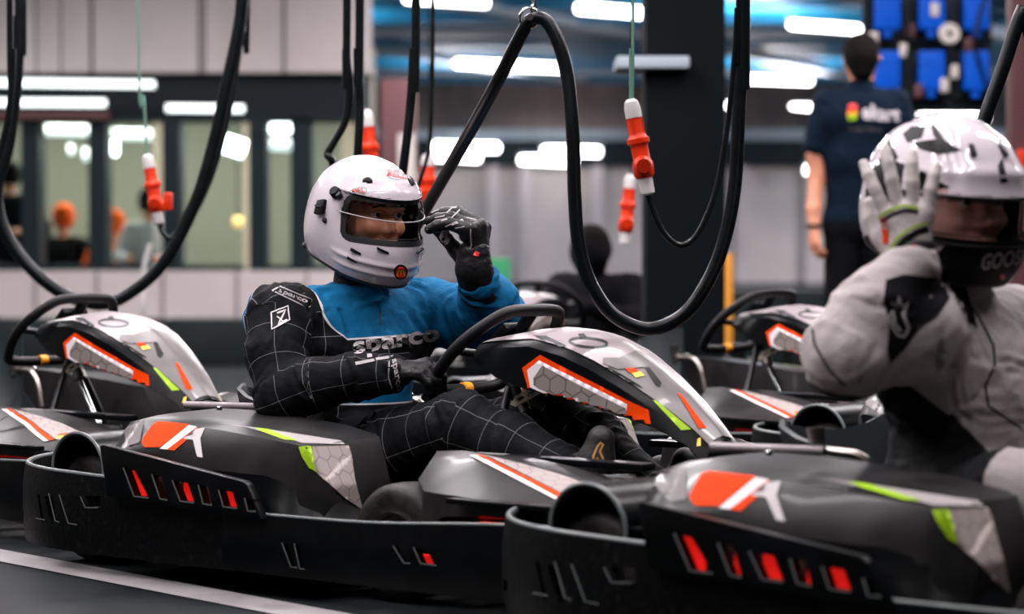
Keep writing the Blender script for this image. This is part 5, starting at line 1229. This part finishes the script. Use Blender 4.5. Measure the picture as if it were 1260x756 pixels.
# ---------------------------------------------------------------- people inside the office
def office_person(px, Y, hz, lab, top, hair, legs='black_cloth', seated=True):
    p = empty('person', ((px-630)/FPX*Y, Y, 0), label=lab, cat='person'); b = hz-.62
    pr = [cone((0, 0, hz), (0, 0, hz+.03), .085, .085, .02), cone((0, 0, hz-.18), (0, 0, hz-.08), .05, .05, .02), cone((0, 0, b+.1), (0, 0, b+.4), .07, .07, .03)]
    for s in (-1, 1): pr += chain([(s*.17, 0, b+.38), (s*.24, -.05, b+.15), (s*.15, -.25, b+.12), (s*.1, -.33, b+.13)], [.05, .042, .035, .03], k=.02)
    L = [[(s*.09, 0, b), (s*.11, -.4, b), (s*.11, -.42, .06), (s*.11, -.52, .04)] if seated else [(s*.09, 0, b), (s*.1, 0, b*.5), (s*.1, 0, .06), (s*.1, -.1, .04)] for s in (-1, 1)]
    for l_ in L: pr += chain(l_, [.08, .06, .04, .04], k=.02)
    sdf_obj('body', pr, .014, M('skin'), p, attrs=False)
    sdf_obj('jacket', [cone((0, 0, b+.08), (0, 0, b+.3), .15, .15, .05), cone((-.13, 0, b+.38), (.13, 0, b+.38), .08, .08, .05), *[q for s in (-1, 1) for q in chain([(s*.17, 0, b+.38), (s*.25, -.05, b+.15), (s*.15, -.25, b+.12)], [.07, .065, .05], k=.03)]], .014, M(top), p, amp=.006, attrs=False)
    sdf_obj('hair', [cone((0, .015, hz-.0), (0, .015, hz+.045), .10, .10, .02)], .012, M(hair), p, attrs=False)
    pl = [cone((-.07, 0, b), (.07, 0, b), .12, .12, .04)]
    for l_ in L: pl += chain(l_[:3], [.1, .08, .06], k=.02)
    sdf_obj('trousers', pl, .014, M(legs), p, attrs=False)
    if seated: box('stool', (p.location.x, Y+.02, (b-.12)/2), (.34, .34, max(b-.12, .1)), M('frame_dark'), label='dark stool under the '+lab.split(',')[0], cat='stool')
    return p
office_person(78, 21.7, 1.05, 'seated figure with orange hair and dark jacket, in the second office window', 'black_cloth', 'orange_cloth')
office_person(50, 22.0, .93, 'seated figure in dark and orange, low at the left of the office window', 'orange_cloth', 'hair')
office_person(140, 21.5, .99, 'seated figure in an orange hooded top, by the office post', 'orange_cloth', 'orange_cloth')
office_person(184, 21.2, 1.18, 'seated figure in a white top, behind the blurred red plug', 'white_cloth', 'hair', 'navy_cloth')
office_person(12, 20.8+.6, 1.42, 'dark standing figure at the left end of the office windows', 'black_cloth', 'hair', seated=False)
# a driver far behind
PF = empty('person', label='very blurred driver in black sitting in the far kart behind the cable loop', cat='person'); PF.matrix_world = KF
sdf_obj('race_suit', [cone((-.01, -.085, .225), (-.01, .085, .225), .115, .115, .04), cone((-.035, 0, .25), (-.045, 0, .45), .128, .135, .05), cone((-.06, -.13, .55), (-.06, .13, .55), .098, .098, .05),
      *chain([(-.06, -.19, .58), (.05, -.28, .42), (.30, -.16, .50)], [.07, .06, .04], k=.03), *chain([(-.06, .19, .58), (.05, .28, .42), (.30, .16, .50)], [.07, .06, .04], k=.03),
      *chain([(.02, -.09, .225), (.43, -.16, .33), (.75, -.13, .2)], [.1, .07, .05], k=.03), *chain([(.02, .09, .225), (.43, .16, .33), (.75, .13, .2)], [.1, .07, .05], k=.03)], .012, M('black_cloth'), PF, amp=.008, attrs=False)
sdf_obj('head', [cone((-.03, 0, .65), (0, 0, .74), .06, .085, .03), cone((0, 0, .74), (0, 0, .76), .09, .09, .03)], .012, M('black_cloth'), PF, attrs=False)
sdf_obj('hair', [cone((-.03, 0, .76), (-.01, 0, .79), .092, .09, .03)], .012, M('hair'), PF, attrs=False)
